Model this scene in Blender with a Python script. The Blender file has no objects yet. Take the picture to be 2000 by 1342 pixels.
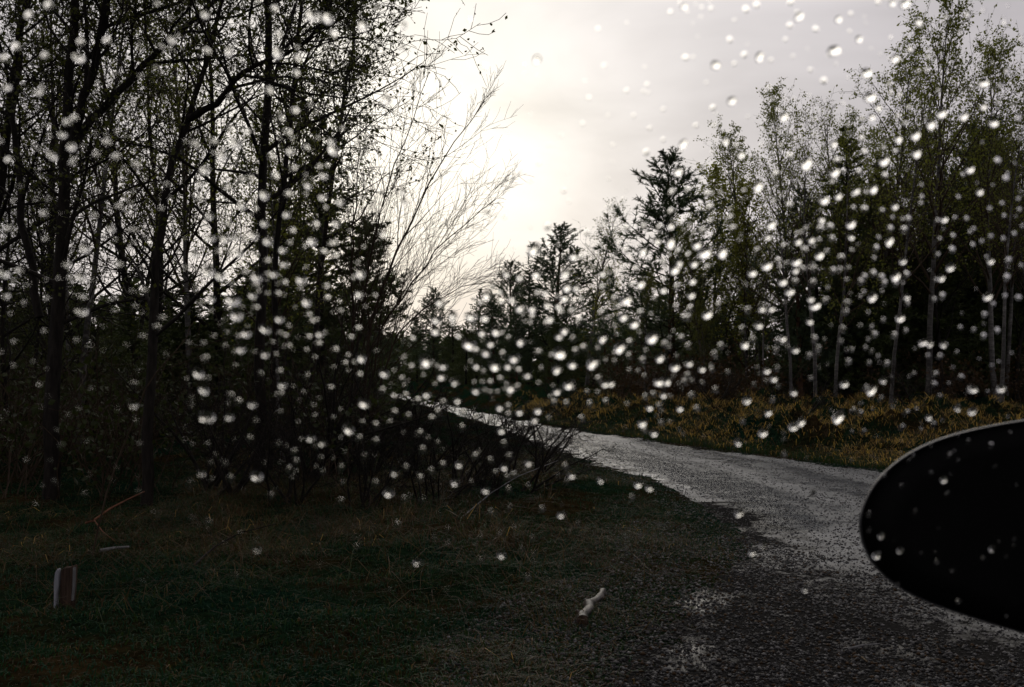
import bpy, math, random
import numpy as np
from mathutils import Vector, Matrix

# ------------------------------------------------------------------ camera, sky, sun, exposure
sc = bpy.context.scene
COL = sc.collection
CAM_H = 1.25                      # eye height of somebody sitting in a car
F_PX, HOR = 1944.0, 722.0         # focal length and horizon in the photograph's pixels
cam_d = bpy.data.cameras.new("camera")
cam_d.sensor_width = 36.0
cam_d.lens = 35.0
cam_d.shift_y = (HOR - 671.0) / 2000.0
cam_d.clip_start = 0.02
cam_d.clip_end = 2500.0
cam_d.dof.use_dof = True
cam_d.dof.focus_distance = 14.0
cam_d.dof.aperture_fstop = 13.0
cam_d.dof.aperture_blades = 0
cam = bpy.data.objects.new("camera", cam_d)
cam.location = (0, 0, CAM_H)
cam.rotation_euler = (math.radians(90), 0, 0)
COL.objects.link(cam)
sc.camera = cam

SUN_EL = math.radians(13.0)
SUN_AZ = math.radians(-6.0)       # measured from +Y towards +X
sun_dir = Vector((math.sin(SUN_AZ) * math.cos(SUN_EL), math.cos(SUN_AZ) * math.cos(SUN_EL), math.sin(SUN_EL)))

w = bpy.data.worlds.new("World")
sc.world = w
w.use_nodes = True
nt = w.node_tree
nt.nodes.clear()
def N(t, **k):
    n = nt.nodes.new(t)
    for a, b in k.items():
        setattr(n, a, b)
    return n
def L(a, b):
    nt.links.new(a, b)
def M(op, a, b=None, c=None):
    n = N("ShaderNodeMath", operation=op)
    for i, v in enumerate((a, b, c)):
        if v is None:
            continue
        if isinstance(v, (int, float)):
            n.inputs[i].default_value = v
        else:
            L(v, n.inputs[i])
    return n.outputs[0]
out = N("ShaderNodeOutputWorld")
bg = N("ShaderNodeBackground")
L(bg.outputs[0], out.inputs[0])
tc = N("ShaderNodeTexCoord")
sky = N("ShaderNodeTexSky", sky_type="NISHITA")
sky.sun_disc = False
sky.sun_elevation = SUN_EL
sky.sun_rotation = SUN_AZ
sky.air_density = 1.0
sky.dust_density = 3.0
dot = N("ShaderNodeVectorMath", operation="DOT_PRODUCT")
L(tc.outputs["Generated"], dot.inputs[0])
dot.inputs[1].default_value = sun_dir
ang = M("ARCCOSINE", M("MINIMUM", dot.outputs["Value"], 0.99999))
mp = N("ShaderNodeMapping")
mp.inputs["Scale"].default_value = (1.0, 1.0, 3.2)
mp.inputs["Rotation"].default_value = (0.0, 0.25, 0.0)
L(tc.outputs["Generated"], mp.inputs[0])
nz = N("ShaderNodeTexNoise")
nz.inputs["Scale"].default_value = 2.6
nz.inputs["Detail"].default_value = 5.0
nz.inputs["Roughness"].default_value = 0.5
nz.inputs["Distortion"].default_value = 0.4
L(mp.outputs[0], nz.inputs["Vector"])
g1 = M("EXPONENT", M("MULTIPLY", M("POWER", M("DIVIDE", ang, 0.20), 2.0), -1.0))      # bright core round the veiled sun
g2 = M("EXPONENT", M("MULTIPLY", M("DIVIDE", ang, 0.55), -1.0))                        # wide aureole in the cloud
cl = M("MULTIPLY", M("SUBTRACT", nz.outputs["Fac"], 0.5), 1.15)
lum = M("ADD", M("ADD", M("MULTIPLY", g1, 0.10), M("MULTIPLY", g2, 0.75)), 0.37)
lum = M("MULTIPLY", lum, M("ADD", cl, 1.0))
tint = N("ShaderNodeMix", data_type="RGBA")
tint.inputs["A"].default_value = (1.01, 0.92, 1.0, 1)
tint.inputs["B"].default_value = (1.035, 0.985, 0.935, 1)
L(M("MINIMUM", M("MULTIPLY", M("MULTIPLY", g2, g2), 1.4), 1.0), tint.inputs["Factor"])
cloud = N("ShaderNodeVectorMath", operation="SCALE")
L(tint.outputs["Result"], cloud.inputs[0])
L(lum, cloud.inputs["Scale"])
skys = N("ShaderNodeVectorMath", operation="SCALE")
L(sky.outputs[0], skys.inputs[0])
skys.inputs["Scale"].default_value = 0.05
mixs = N("ShaderNodeMix", data_type="RGBA")
mixs.inputs["Factor"].default_value = 0.93         # cloud cover
L(skys.outputs[0], mixs.inputs["A"])
L(cloud.outputs[0], mixs.inputs["B"])
L(mixs.outputs["Result"], bg.inputs["Color"])
bg.inputs["Strength"].default_value = 1.0

sun_l = bpy.data.lights.new("sun", "SUN")
sun_l.energy = 1.4
sun_l.angle = math.radians(78.0)          # the sun is spread out by the cloud it stands behind
sun_l.color = (1.0, 0.91, 0.80)
sun = bpy.data.objects.new("sun", sun_l)
sun.rotation_euler = (-sun_dir).to_track_quat("-Z", "Y").to_euler()
sun.location = (0, 0, 30)
COL.objects.link(sun)

sc.view_settings.view_transform = "Standard"
sc.view_settings.look = "None"
sc.view_settings.gamma = 1.0
sc.view_settings.exposure = 0.0
sc.cycles.use_denoising = True
sc.cycles.use_adaptive_sampling = False
sc.cycles.max_bounces = 8
sc.cycles.transmission_bounces = 8
sc.cycles.diffuse_bounces = 3
sc.cycles.glossy_bounces = 3

# ------------------------------------------------------------------ helpers
R = random.Random(7)
RN = np.random.default_rng(7)

def gp(px, py):                   # photograph pixel -> point on flat ground
    d = CAM_H * F_PX / (py - HOR)
    return ((px - 1000.0) / F_PX * d, d)
def qp(px, py, d):                # photograph pixel at a given distance
    return Vector(((px - 1000.0) / F_PX * d, d, CAM_H + (HOR - py) / F_PX * d))
def height_for(py, d):
    return CAM_H + (HOR - py) / F_PX * d

def make_mesh(name, verts, faces, mats=(), midx=None, smooth=True):
    """verts (n,3) array, faces: (m,k) array with constant k, or list of such arrays"""
    if not isinstance(faces, (list, tuple)):
        faces = [faces]
    faces = [np.asarray(f, dtype=np.int32) for f in faces if len(f)]
    me = bpy.data.meshes.new(name)
    v = np.asarray(verts, dtype=np.float32)
    me.vertices.add(len(v))
    me.vertices.foreach_set("co", v.ravel())
    nl = sum(f.size for f in faces)
    npoly = sum(len(f) for f in faces)
    me.loops.add(nl)
    me.polygons.add(npoly)
    li = np.concatenate([f.ravel() for f in faces])
    me.loops.foreach_set("vertex_index", li)
    starts, s = [], 0
    for f in faces:
        starts.append(np.arange(len(f), dtype=np.int32) * f.shape[1] + s)
        s += f.size
    me.polygons.foreach_set("loop_start", np.concatenate(starts))
    for m in mats:
        me.materials.append(m)
    if midx is not None:
        me.polygons.foreach_set("material_index", np.asarray(midx, dtype=np.int32))
    me.polygons.foreach_set("use_smooth", np.full(npoly, smooth))
    me.update(calc_edges=True)
    me.validate()
    return me

def link(name, me, parent=None, loc=None):
    o = bpy.data.objects.new(name, me)
    COL.objects.link(o)
    if parent is not None:
        o.parent = parent
    if loc is not None:
        o.location = loc
    return o
def tag(o, label=None, cat=None, group=None, kind=None):
    for k, v in (("label", label), ("category", cat), ("group", group), ("kind", kind)):
        if v:
            o[k] = v
    return o
def empty(name, loc=(0, 0, 0)):
    o = bpy.data.objects.new(name, None)
    o.empty_display_size = 0.1
    o.location = loc
    COL.objects.link(o)
    return o

# ------------------------------------------------------------------ materials
def mat(name):
    m = bpy.data.materials.new(name)
    m.use_nodes = True
    t = m.node_tree
    return m, t, t.nodes["Principled BSDF"], t.nodes["Material Output"]
def node(t, typ, **k):
    n = t.nodes.new(typ)
    for a, b in k.items():
        setattr(n, a, b)
    return n
def ramp(t, fac, stops):
    r = node(t, "ShaderNodeValToRGB")
    e = r.color_ramp.elements
    while len(e) < len(stops):
        e.new(0.5)
    for el, (p, c) in zip(e, stops):
        el.position = p
        el.color = (*c, 1)
    t.links.new(fac, r.inputs[0])
    return r.outputs[0]
def noise(t, scale, detail=4, rough=0.55, vec=None, dist=0.0):
    n = node(t, "ShaderNodeTexNoise")
    n.inputs["Scale"].default_value = scale
    n.inputs["Detail"].default_value = detail
    n.inputs["Roughness"].default_value = rough
    n.inputs["Distortion"].default_value = dist
    if vec is not None:
        t.links.new(vec, n.inputs["Vector"])
    return n.outputs["Fac"]
def objvec(t, scale=(1, 1, 1), rot=(0, 0, 0)):
    c = node(t, "ShaderNodeTexCoord")
    m = node(t, "ShaderNodeMapping")
    m.inputs["Scale"].default_value = scale
    m.inputs["Rotation"].default_value = rot
    t.links.new(c.outputs["Object"], m.inputs[0])
    return m.outputs[0]
def bump(t, b, h, strength=0.5, dist=0.02):
    n = node(t, "ShaderNodeBump")
    n.inputs["Strength"].default_value = strength
    n.inputs["Distance"].default_value = dist
    t.links.new(h, n.inputs["Height"])
    t.links.new(n.outputs[0], b.inputs["Normal"])

def bark_mat(name, c0, c1, scale=(9, 9, 2.0), rough=0.75):
    m, t, b, o = mat(name)
    f = noise(t, 3.0, 5, 0.6, objvec(t, scale))
    t.links.new(ramp(t, f, [(0.3, c0), (0.7, c1)]), b.inputs["Base Color"])
    b.inputs["Roughness"].default_value = rough
    b.inputs["Specular IOR Level"].default_value = 0.06
    bump(t, b, f, 0.6, 0.02)
    return m
M_BARK = bark_mat("dark_wet_bark", (0.007, 0.006, 0.005), (0.028, 0.024, 0.020), rough=0.65)
M_TWIG = bark_mat("twig_bark", (0.022, 0.015, 0.010), (0.07, 0.050, 0.033), rough=0.55)
M_PINEBARK = bark_mat("pine_bark", (0.03, 0.018, 0.012), (0.11, 0.06, 0.035))

def birch_mat():
    m, t, b, o = mat("birch_bark")
    f = noise(t, 2.0, 4, 0.6, objvec(t, (3.0, 3.0, 11.0)))
    g = noise(t, 1.0, 3, 0.5, objvec(t, (1.5, 1.5, 1.2)))
    a = node(t, "ShaderNodeMath", operation="ADD")
    t.links.new(f, a.inputs[0]); t.links.new(g, a.inputs[1])
    h = node(t, "ShaderNodeMath", operation="MULTIPLY"); h.inputs[1].default_value = 0.5
    t.links.new(a.outputs[0], h.inputs[0])
    t.links.new(ramp(t, h.outputs[0], [(0.42, (0.02, 0.018, 0.016)), (0.54, (0.09, 0.084, 0.075)), (0.68, (0.27, 0.255, 0.235))]), b.inputs["Base Color"])
    b.inputs["Roughness"].default_value = 0.6
    bump(t, b, f, 0.4, 0.01)
    return m
M_BIRCH = birch_mat()

def leaf_mat(name, c0, c1, trans=0.45, rough=0.55, spec=0.25):
    m, t, b, o = mat(name)
    oi = node(t, "ShaderNodeObjectInfo")
    f = noise(t, 1.7, 3, 0.6, objvec(t))
    col = ramp(t, f, [(0.3, c0), (0.7, c1)])
    t.links.new(col, b.inputs["Base Color"])
    b.inputs["Roughness"].default_value = rough
    b.inputs["Specular IOR Level"].default_value = spec
    tr = node(t, "ShaderNodeBsdfTranslucent")
    mul = node(t, "ShaderNodeMix", data_type="RGBA", blend_type="MULTIPLY")
    mul.inputs["Factor"].default_value = 1.0
    mul.inputs["B"].default_value = (1.25, 1.3, 0.55, 1)
    t.links.new(col, mul.inputs["A"])
    t.links.new(mul.outputs["Result"], tr.inputs["Color"])
    mx = node(t, "ShaderNodeMixShader")
    mx.inputs[0].default_value = trans
    t.links.new(b.outputs[0], mx.inputs[1]); t.links.new(tr.outputs[0], mx.inputs[2])
    t.links.new(mx.outputs[0], o.inputs["Surface"])
    return m
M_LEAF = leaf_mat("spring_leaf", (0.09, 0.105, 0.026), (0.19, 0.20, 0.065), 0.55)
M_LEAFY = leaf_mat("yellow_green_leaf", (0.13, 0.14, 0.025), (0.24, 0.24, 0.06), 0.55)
M_LEAFN = leaf_mat("darker_spring_leaf", (0.035, 0.042, 0.012), (0.085, 0.092, 0.030), 0.45)  # spring leaf in a darker green, for the alders
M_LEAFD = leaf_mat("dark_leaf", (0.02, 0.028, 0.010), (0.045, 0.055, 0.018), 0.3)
M_NEEDLE = leaf_mat("pine_needle", (0.035, 0.060, 0.036), (0.085, 0.115, 0.065), 0.25)
M_SPRUCE = leaf_mat("spruce_needle", (0.034, 0.054, 0.020), (0.095, 0.115, 0.038), 0.25)
M_STRAW = leaf_mat("dead_grass", (0.32, 0.19, 0.065), (0.54, 0.36, 0.14), 0.5)
M_STRAW2 = leaf_mat("grey_straw", (0.05, 0.034, 0.016), (0.14, 0.095, 0.048), 0.3, 0.55, 0.15)
M_GRASS = leaf_mat("green_grass", (0.013, 0.032, 0.011), (0.036, 0.060, 0.018), 0.3, 0.55, 0.12)
M_MOSS = leaf_mat("moss_blade", (0.007, 0.032, 0.018), (0.018, 0.054, 0.026), 0.2, 0.6, 0.10)
M_BROWN = leaf_mat("brown_litter", (0.026, 0.016, 0.008), (0.075, 0.043, 0.018), 0.2, 0.6, 0.15)

def ground_mat():
    m, t, b, o = mat("mossy_ground")
    f = noise(t, 0.9, 6, 0.65, objvec(t))
    g = noise(t, 14.0, 6, 0.7, objvec(t))
    c1 = ramp(t, f, [(0.36, (0.007, 0.024, 0.014)), (0.49, (0.012, 0.024, 0.011)), (0.57, (0.025, 0.020, 0.009)), (0.68, (0.045, 0.031, 0.014))])
    c2 = ramp(t, g, [(0.35, (0.35, 0.35, 0.35)), (0.7, (1.3, 1.3, 1.3))])
    mx = node(t, "ShaderNodeMix", data_type="RGBA", blend_type="MULTIPLY")
    mx.inputs["Factor"].default_value = 1.0
    t.links.new(c1, mx.inputs["A"]); t.links.new(c2, mx.inputs["B"])
    t.links.new(mx.outputs["Result"], b.inputs["Base Color"])
    b.inputs["Roughness"].default_value = 0.8
    b.inputs["Specular IOR Level"].default_value = 0.0
    bump(t, b, g, 1.0, 0.05)
    return m
M_GROUND = ground_mat()

def road_mat():
    m, t, b, o = mat("wet_gravel")
    att = node(t, "ShaderNodeAttribute", attribute_name="wheel")          # 1 where wheels have packed the track
    fine = noise(t, 55.0, 5, 0.75, objvec(t))
    mid = noise(t, 3.2, 5, 0.6, objvec(t))
    vor = node(t, "ShaderNodeTexVoronoi")
    vor.inputs["Scale"].default_value = 85.0
    t.links.new(objvec(t), vor.inputs["Vector"])
    col = ramp(t, fine, [(0.3, (0.020, 0.023, 0.028)), (0.6, (0.075, 0.088, 0.108)), (0.8, (0.16, 0.18, 0.21))])
    dt = node(t, "ShaderNodeAttribute", attribute_name="dirt")
    earth = ramp(t, fine, [(0.3, (0.009, 0.009, 0.008)), (0.55, (0.022, 0.0215, 0.020)), (0.7, (0.048, 0.047, 0.046)), (0.8, (0.085, 0.084, 0.083))])
    mxd = node(t, "ShaderNodeMix", data_type="RGBA")
    da = node(t, "ShaderNodeMath", operation="MULTIPLY_ADD"); da.inputs[1].default_value = 1.5
    t.links.new(noise(t, 7.0, 6, 0.7, objvec(t)), da.inputs[0]); t.links.new(dt.outputs["Fac"], da.inputs[2])
    dn_ = node(t, "ShaderNodeMapRange")
    dn_.inputs["From Min"].default_value = 1.0; dn_.inputs["From Max"].default_value = 1.55; dn_.inputs["To Max"].default_value = 1.0
    t.links.new(da.outputs[0], dn_.inputs["Value"])
    t.links.new(dn_.outputs[0], mxd.inputs["Factor"])
    t.links.new(col, mxd.inputs["A"]); t.links.new(earth, mxd.inputs["B"])
    t.links.new(mxd.outputs["Result"], b.inputs["Base Color"])
    # wetness: packed wheel tracks hold a film of water, loose gravel is rougher
    ad = node(t, "ShaderNodeMath", operation="MULTIPLY_ADD")
    t.links.new(mid, ad.inputs[0]); ad.inputs[1].default_value = 1.3
    t.links.new(att.outputs["Fac"], ad.inputs[2])
    ro = node(t, "ShaderNodeMapRange")
    ro.inputs["From Min"].default_value = 0.45; ro.inputs["From Max"].default_value = 1.5
    ro.inputs["To Min"].default_value = 0.46; ro.inputs["To Max"].default_value = 0.20
    t.links.new(ad.outputs[0], ro.inputs["Value"])
    film = node(t, "ShaderNodeMapRange")                    # standing wet film in shallow dips
    film.inputs["From Min"].default_value = 0.57; film.inputs["From Max"].default_value = 0.80
    stk = node(t, "ShaderNodeAttribute", attribute_name="runnel")
    fa = node(t, "ShaderNodeMath", operation="MULTIPLY_ADD"); fa.inputs[1].default_value = 0.16
    t.links.new(stk.outputs["Fac"], fa.inputs[0]); t.links.new(noise(t, 1.6, 7, 0.68, objvec(t)), fa.inputs[2])
    t.links.new(fa.outputs[0], film.inputs["Value"])
    fr = node(t, "ShaderNodeMath", operation="MULTIPLY", use_clamp=True)
    t.links.new(film.outputs[0], fr.inputs[0]); t.links.new(dt.outputs["Fac"], fr.inputs[1])
    rm = node(t, "ShaderNodeMix"); rm.inputs["B"].default_value = 0.22
    t.links.new(fr.outputs[0], rm.inputs["Factor"]); t.links.new(ro.outputs[0], rm.inputs["A"])
    t.links.new(rm.outputs["Result"], b.inputs["Roughness"])
    hh = node(t, "ShaderNodeMath", operation="MULTIPLY_ADD")
    t.links.new(vor.outputs["Distance"], hh.inputs[0]); hh.inputs[1].default_value = -0.6
    t.links.new(fine, hh.inputs[2])
    n = node(t, "ShaderNodeBump")
    n.inputs["Distance"].default_value = 0.006
    st = node(t, "ShaderNodeMapRange")
    st.inputs["From Min"].default_value = 0.45; st.inputs["From Max"].default_value = 1.5
    st.inputs["To Min"].default_value = 0.35; st.inputs["To Max"].default_value = 0.16
    t.links.new(ad.outputs[0], st.inputs["Value"])
    sm = node(t, "ShaderNodeMix"); sm.inputs["B"].default_value = 0.12
    t.links.new(fr.outputs[0], sm.inputs["Factor"]); t.links.new(st.outputs[0], sm.inputs["A"])
    t.links.new(sm.outputs["Result"], n.inputs["Strength"])
    t.links.new(hh.outputs[0], n.inputs["Height"])
    n2 = node(t, "ShaderNodeBump")                          # ruts and hollows
    n2.inputs["Strength"].default_value = 0.4; n2.inputs["Distance"].default_value = 0.04
    t.links.new(noise(t, 2.4, 3, 0.5, objvec(t)), n2.inputs["Height"])
    t.links.new(n.outputs[0], n2.inputs["Normal"])
    t.links.new(n2.outputs[0], b.inputs["Normal"])
    sp_ = node(t, "ShaderNodeMapRange")                     # earth and litter take the shine off the lay-by
    sp_.inputs["To Min"].default_value = 0.85; sp_.inputs["To Max"].default_value = 0.0
    t.links.new(dn_.outputs[0], sp_.inputs["Value"])
    sp2 = node(t, "ShaderNodeMix"); sp2.inputs["B"].default_value = 0.5
    t.links.new(fr.outputs[0], sp2.inputs["Factor"]); t.links.new(sp_.outputs[0], sp2.inputs["A"])
    t.links.new(sp2.outputs["Result"], b.inputs["Specular IOR Level"])
    return m
M_ROAD = road_mat()
def simple(name, c, rough, spec=0.5, metallic=0.0):
    m, t, b, o = mat(name)
    f = noise(t, 25.0, 4, 0.6, objvec(t))
    t.links.new(ramp(t, f, [(0.3, tuple(x * 0.75 for x in c)), (0.7, tuple(x * 1.2 for x in c))]), b.inputs["Base Color"])
    b.inputs["Roughness"].default_value = rough
    b.inputs["Specular IOR Level"].default_value = spec
    b.inputs["Metallic"].default_value = metallic
    return m
M_STONE = simple("gravel_stone", (0.026, 0.026, 0.026), 0.55, 0.2)
M_STONE2 = simple("pale_gravel_stone", (0.10, 0.098, 0.096), 0.5, 0.3)
M_WATER = simple("puddle_water", (0.012, 0.012, 0.011), 0.03, 0.5)
M_WOOD = bark_mat("weathered_wood", (0.018, 0.013, 0.010), (0.085, 0.057, 0.042), (30, 30, 2.0))
M_WOODW = bark_mat("pale_split_wood", (0.16, 0.165, 0.18), (0.40, 0.41, 0.45), (30, 30, 2.0), 0.5)
M_REDTWIG = bark_mat("reddish_dead_wood", (0.09, 0.035, 0.02), (0.22, 0.10, 0.06))
M_GREYTWIG = bark_mat("grey_dead_wood", (0.08, 0.08, 0.08), (0.22, 0.22, 0.22))

# ------------------------------------------------------------------ ground and road
near_edge = [(700, 757), (735, 769), (790, 783), (870, 806), (951, 833), (1035, 865), (1105, 890), (1168, 909), (1250, 940), (1330, 980),
             (1375, 1015), (1400, 1062), (1380, 1110), (1330, 1165), (1230, 1230), (1090, 1342)]
far_edge = [(715, 755), (760, 764), (820, 776), (900, 794), (965, 809), (1070, 827), (1175, 845), (1350, 870), (1500, 890), (1700, 915), (2000, 940)]
poly = [(-40.0, 96.0)] + [gp(*p) for p in near_edge] + [(0.0, 2.2), (-0.2, 0.3), (-1.5, -6.0), (30.0, -6.0), (30.0, 8.2)] + [gp(*p) for p in reversed(far_edge)] + [(-40.0, 104.0)]
poly = np.array(poly)
def sdist(x, y):
    """distance to the road's edge, positive on the gravel"""
    x = np.asarray(x, float); y = np.asarray(y, float)
    best = np.full(x.shape, 1e9); inside = np.zeros(x.shape, bool)
    n = len(poly)
    for i in range(n):
        ax, ay = poly[i]; bx, by = poly[(i + 1) % n]
        ex, ey = bx - ax, by - ay
        t = np.clip(((x - ax) * ex + (y - ay) * ey) / (ex * ex + ey * ey + 1e-12), 0, 1)
        best = np.minimum(best, np.hypot(x - ax - t * ex, y - ay - t * ey))
        with np.errstate(divide="ignore", invalid="ignore"):
            c = ((ay > y) != (by > y)) & (x < (bx - ax) * (y - ay) / (by - ay + 1e-20) + ax)
        inside ^= c
    return np.where(inside, best, -best)
_wv = [(RN.uniform(0, 6.28), RN.uniform(0, 6.28), f) for f in (0.35, 0.6, 1.1, 1.9, 3.1, 4.7, 7.5, 11.0)]
def wob(x, y):
    s = 0
    for i, (a, b, f) in enumerate(_wv):
        th = i * 1.3
        s = s + np.sin(f * (x * math.cos(th) + y * math.sin(th)) * 1.7 + a) * np.cos(f * (y * math.cos(th * 0.7) - x * math.sin(th * 0.7)) + b) / (1 + f)
    return s
def sstep(a, b, v):
    t = np.clip((v - a) / (b - a), 0, 1)
    return t * t * (3 - 2 * t)
far_line = np.array([gp(*p) for p in far_edge])
def beyond(x, y):
    """1 on the far side of the road"""
    yy = np.interp(x, far_line[:, 0], far_line[:, 1])
    return sstep(0.0, 3.0, y - yy)
def ground_z(x, y):
    x = np.asarray(x, float); y = np.asarray(y, float)
    sd = sdist(x, y)
    off = sstep(0.15, -1.2, sd)
    b = beyond(x, y)
    tuss = np.abs(wob(x * 2.6 + 11, y * 2.6 - 4)) * 0.16
    z = off * (0.05 + 0.055 * wob(x, y) + b * (0.12 + tuss * 2.0) + 0.018 * wob(x * 5, y * 5))
    z = z - 0.05 * sstep(0.0, 0.6, sd)
    return z
def gz(x, y):
    return float(ground_z(np.array([x]), np.array([y]))[0])

def axis(a, b, step, lo, hi, g=1.06):
    v = list(np.arange(a, b, step))
    s, p = step, v[-1]
    while p < hi:
        s *= g; p += s; v.append(p)
    s, p = step, v[0]
    while p > lo:
        s *= g; p -= s; v.insert(0, p)
    return np.array(v)
xs = axis(-5.0, 9.0, 0.075, -700, 700)
ys = axis(2.0, 17.0, 0.075, -300, 1200)
GX, GY = np.meshgrid(xs, ys)
def grid_faces(ny, nx):
    i = np.arange(ny - 1)[:, None] * nx + np.arange(nx - 1)[None, :]
    return np.stack([i, i + 1, i + nx + 1, i + nx], -1).reshape(-1, 4)
GZ = ground_z(GX.ravel(), GY.ravel()).reshape(GX.shape)
v = np.stack([GX, GY, GZ], -1).reshape(-1, 3)
f = grid_faces(*GX.shape)
tag(link("ground", make_mesh("ground", v, f, [M_GROUND])), kind="structure")

# road sheet: lies a little proud of the trough cut for it and dips under the verge at its ragged edge
rx = axis(-4.0, 9.0, 0.07, -45, 31, 1.05)
ry = axis(1.6, 17.0, 0.07, -6.5, 106, 1.03)
RX, RY = np.meshgrid(rx, ry)
SD = sdist(RX.ravel(), RY.ravel())
rz = -0.004 + 0.010 * wob(RX.ravel() * 1.3 + 5, RY.ravel() * 1.3) + 0.012 * sstep(12, 20, RY.ravel()) * wob(RX.ravel() * 2.1 + 2, RY.ravel() * 0.9) - 0.10 * sstep(0.12, -0.35, SD + 0.22 * wob(RX.ravel() * 4, RY.ravel() * 4) + 0.16 * wob(RX.ravel() * 12, RY.ravel() * 12))
v = np.stack([RX.ravel(), RY.ravel(), rz], -1)
f = grid_faces(*RX.shape)
keep = (SD[f] > -0.45).any(1)
f = f[keep]
used = np.unique(f)
remap = np.full(len(v), -1); remap[used] = np.arange(len(used))
road_me = make_mesh("road", v[used], remap[f], [M_ROAD])
# wheel tracks along the lane
cen_n = np.array([gp(*p) for p in near_edge[:11]]); 
def dline(x, y, pts):
    best = np.full(x.shape, 1e9)
    for (ax, ay), (bx, by) in zip(pts[:-1], pts[1:]):
        ex, ey = bx - ax, by - ay
        t = np.clip(((x - ax) * ex + (y - ay) * ey) / (ex * ex + ey * ey), 0, 1)
        best = np.minimum(best, np.hypot(x - ax - t * ex, y - ay - t * ey))
    return best
dn = dline(v[used][:, 0], v[used][:, 1], cen_n)
wheel = np.exp(-((dn - 0.75) / 0.42) ** 2) + 0.5 * np.exp(-((dn - 2.1) / 0.3) ** 2)
wheel += 0.4 * (0.5 + 0.5 * np.sin(dn * 11 + 1.5 * wob(v[used][:, 0], v[used][:, 1])))
wheel *= sstep(6.0, 9.0, v[used][:, 1]) * (1 - 1.0 * sstep(18, 28, v[used][:, 1]))
lay = (v[used][:, 1] - 7.15 + 2.5 * (v[used][:, 0] - 1.62)) / 2.69          # >0 on the lane, <0 in the trodden lay-by where the car stands
dirt = 1.3 * sstep(1.3, -1.2, lay + 0.35 * wob(v[used][:, 0] * 1.1, v[used][:, 1] * 1.1))
ux, uy = v[used][:, 0], v[used][:, 1]
esd = SD[used] + 0.22 * wob(ux * 3.3, uy * 3.3) + 0.10 * wob(ux * 11, uy * 11)
dirt = np.maximum(dirt, np.where(uy < 9.5, sstep(1.0, 0.1, esd), sstep(0.35, 0.0, esd)))
run = np.exp(-(dline(v[used][:, 0], v[used][:, 1], np.array([(0.70, 3.2), (0.80, 4.2), (0.95, 5.0), (1.02, 5.8)])) / 0.17) ** 2)      # where rain runs off
at = road_me.attributes.new("runnel", "FLOAT", "POINT")
at.data.foreach_set("value", run.astype(np.float32))
at = road_me.attributes.new("dirt", "FLOAT", "POINT")
at.data.foreach_set("value", dirt.astype(np.float32))
at = road_me.attributes.new("wheel", "FLOAT", "POINT")
at.data.foreach_set("value", wheel.astype(np.float32))
tag(link("road", road_me), kind="structure")
def surf_z(x, y):
    return max(gz(x, y), -0.004 if sdist(np.array([x]), np.array([y]))[0] > 0 else -9)

# ------------------------------------------------------------------ tubes and tree growth
def tube_arrays(lines):
    """lines: list of (pts list, radii list, sides). Returns verts, quads"""
    groups = {}
    for p, r, k in lines:
        groups.setdefault((len(p), k), []).append((p, r))
    V, Fs, base = [], [], 0
    for (n, k), items in groups.items():
        P = np.array([i[0] for i in items], dtype=np.float64)
        Rr = np.array([i[1] for i in items], dtype=np.float64)
        T = np.empty_like(P)
        T[:, 1:-1] = P[:, 2:] - P[:, :-2]
        T[:, 0] = P[:, 1] - P[:, 0]
        T[:, -1] = P[:, -1] - P[:, -2]
        T /= np.linalg.norm(T, axis=2, keepdims=True) + 1e-9
        ref = np.where(np.abs(T[:, :, 2:3]) > 0.9, np.array([1.0, 0.02, 0.0]), np.array([0.0, 0.02, 1.0]))
        # keep one reference for the whole line so that rings do not twist
        ref = np.repeat(ref[:, n // 2:n // 2 + 1], n, axis=1)
        A = np.cross(T, ref); A /= np.linalg.norm(A, axis=2, keepdims=True) + 1e-9
        B = np.cross(T, A)
        a = np.arange(k) * 2 * math.pi / k
        ring = A[:, :, None, :] * np.cos(a)[None, None, :, None] + B[:, :, None, :] * np.sin(a)[None, None, :, None]
        W = P[:, :, None, :] + ring * Rr[:, :, None, None]
        V.append(W.reshape(-1, 3))
        m = len(items)
        i0 = base + (np.arange(m)[:, None, None] * n + np.arange(n - 1)[None, :, None]) * k
        j = np.arange(k)[None, None, :]; j2 = (j + 1) % k
        Fs.append(np.stack(np.broadcast_arrays(i0 + j, i0 + j2, i0 + k + j2, i0 + k + j), -1).reshape(-1, 4))
        base += m * n * k
    return np.concatenate(V), np.concatenate(Fs)

def leaf_quads(pos, size, rng, stretch=1.5, flat=0.0):
    n = len(pos)
    d = rng.normal(size=(n, 3)); d[:, 2] *= (1 - flat)
    d /= np.linalg.norm(d, axis=1, keepdims=True)
    e = rng.normal(size=(n, 3)); e -= d * (e * d).sum(1, keepdims=True); e /= np.linalg.norm(e, axis=1, keepdims=True)
    s = size * rng.uniform(0.6, 1.35, (n, 1))
    p = np.asarray(pos)
    nn = np.cross(d, e)
    V = np.stack([p, p + d * s * stretch * 0.5 + e * s * 0.5 + nn * s * .08, p + d * s * stretch, p + d * s * stretch * 0.5 - e * s * 0.5 + nn * s * .08], 1).reshape(-1, 3)
    return V, np.arange(n * 4).reshape(-1, 4)

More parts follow.
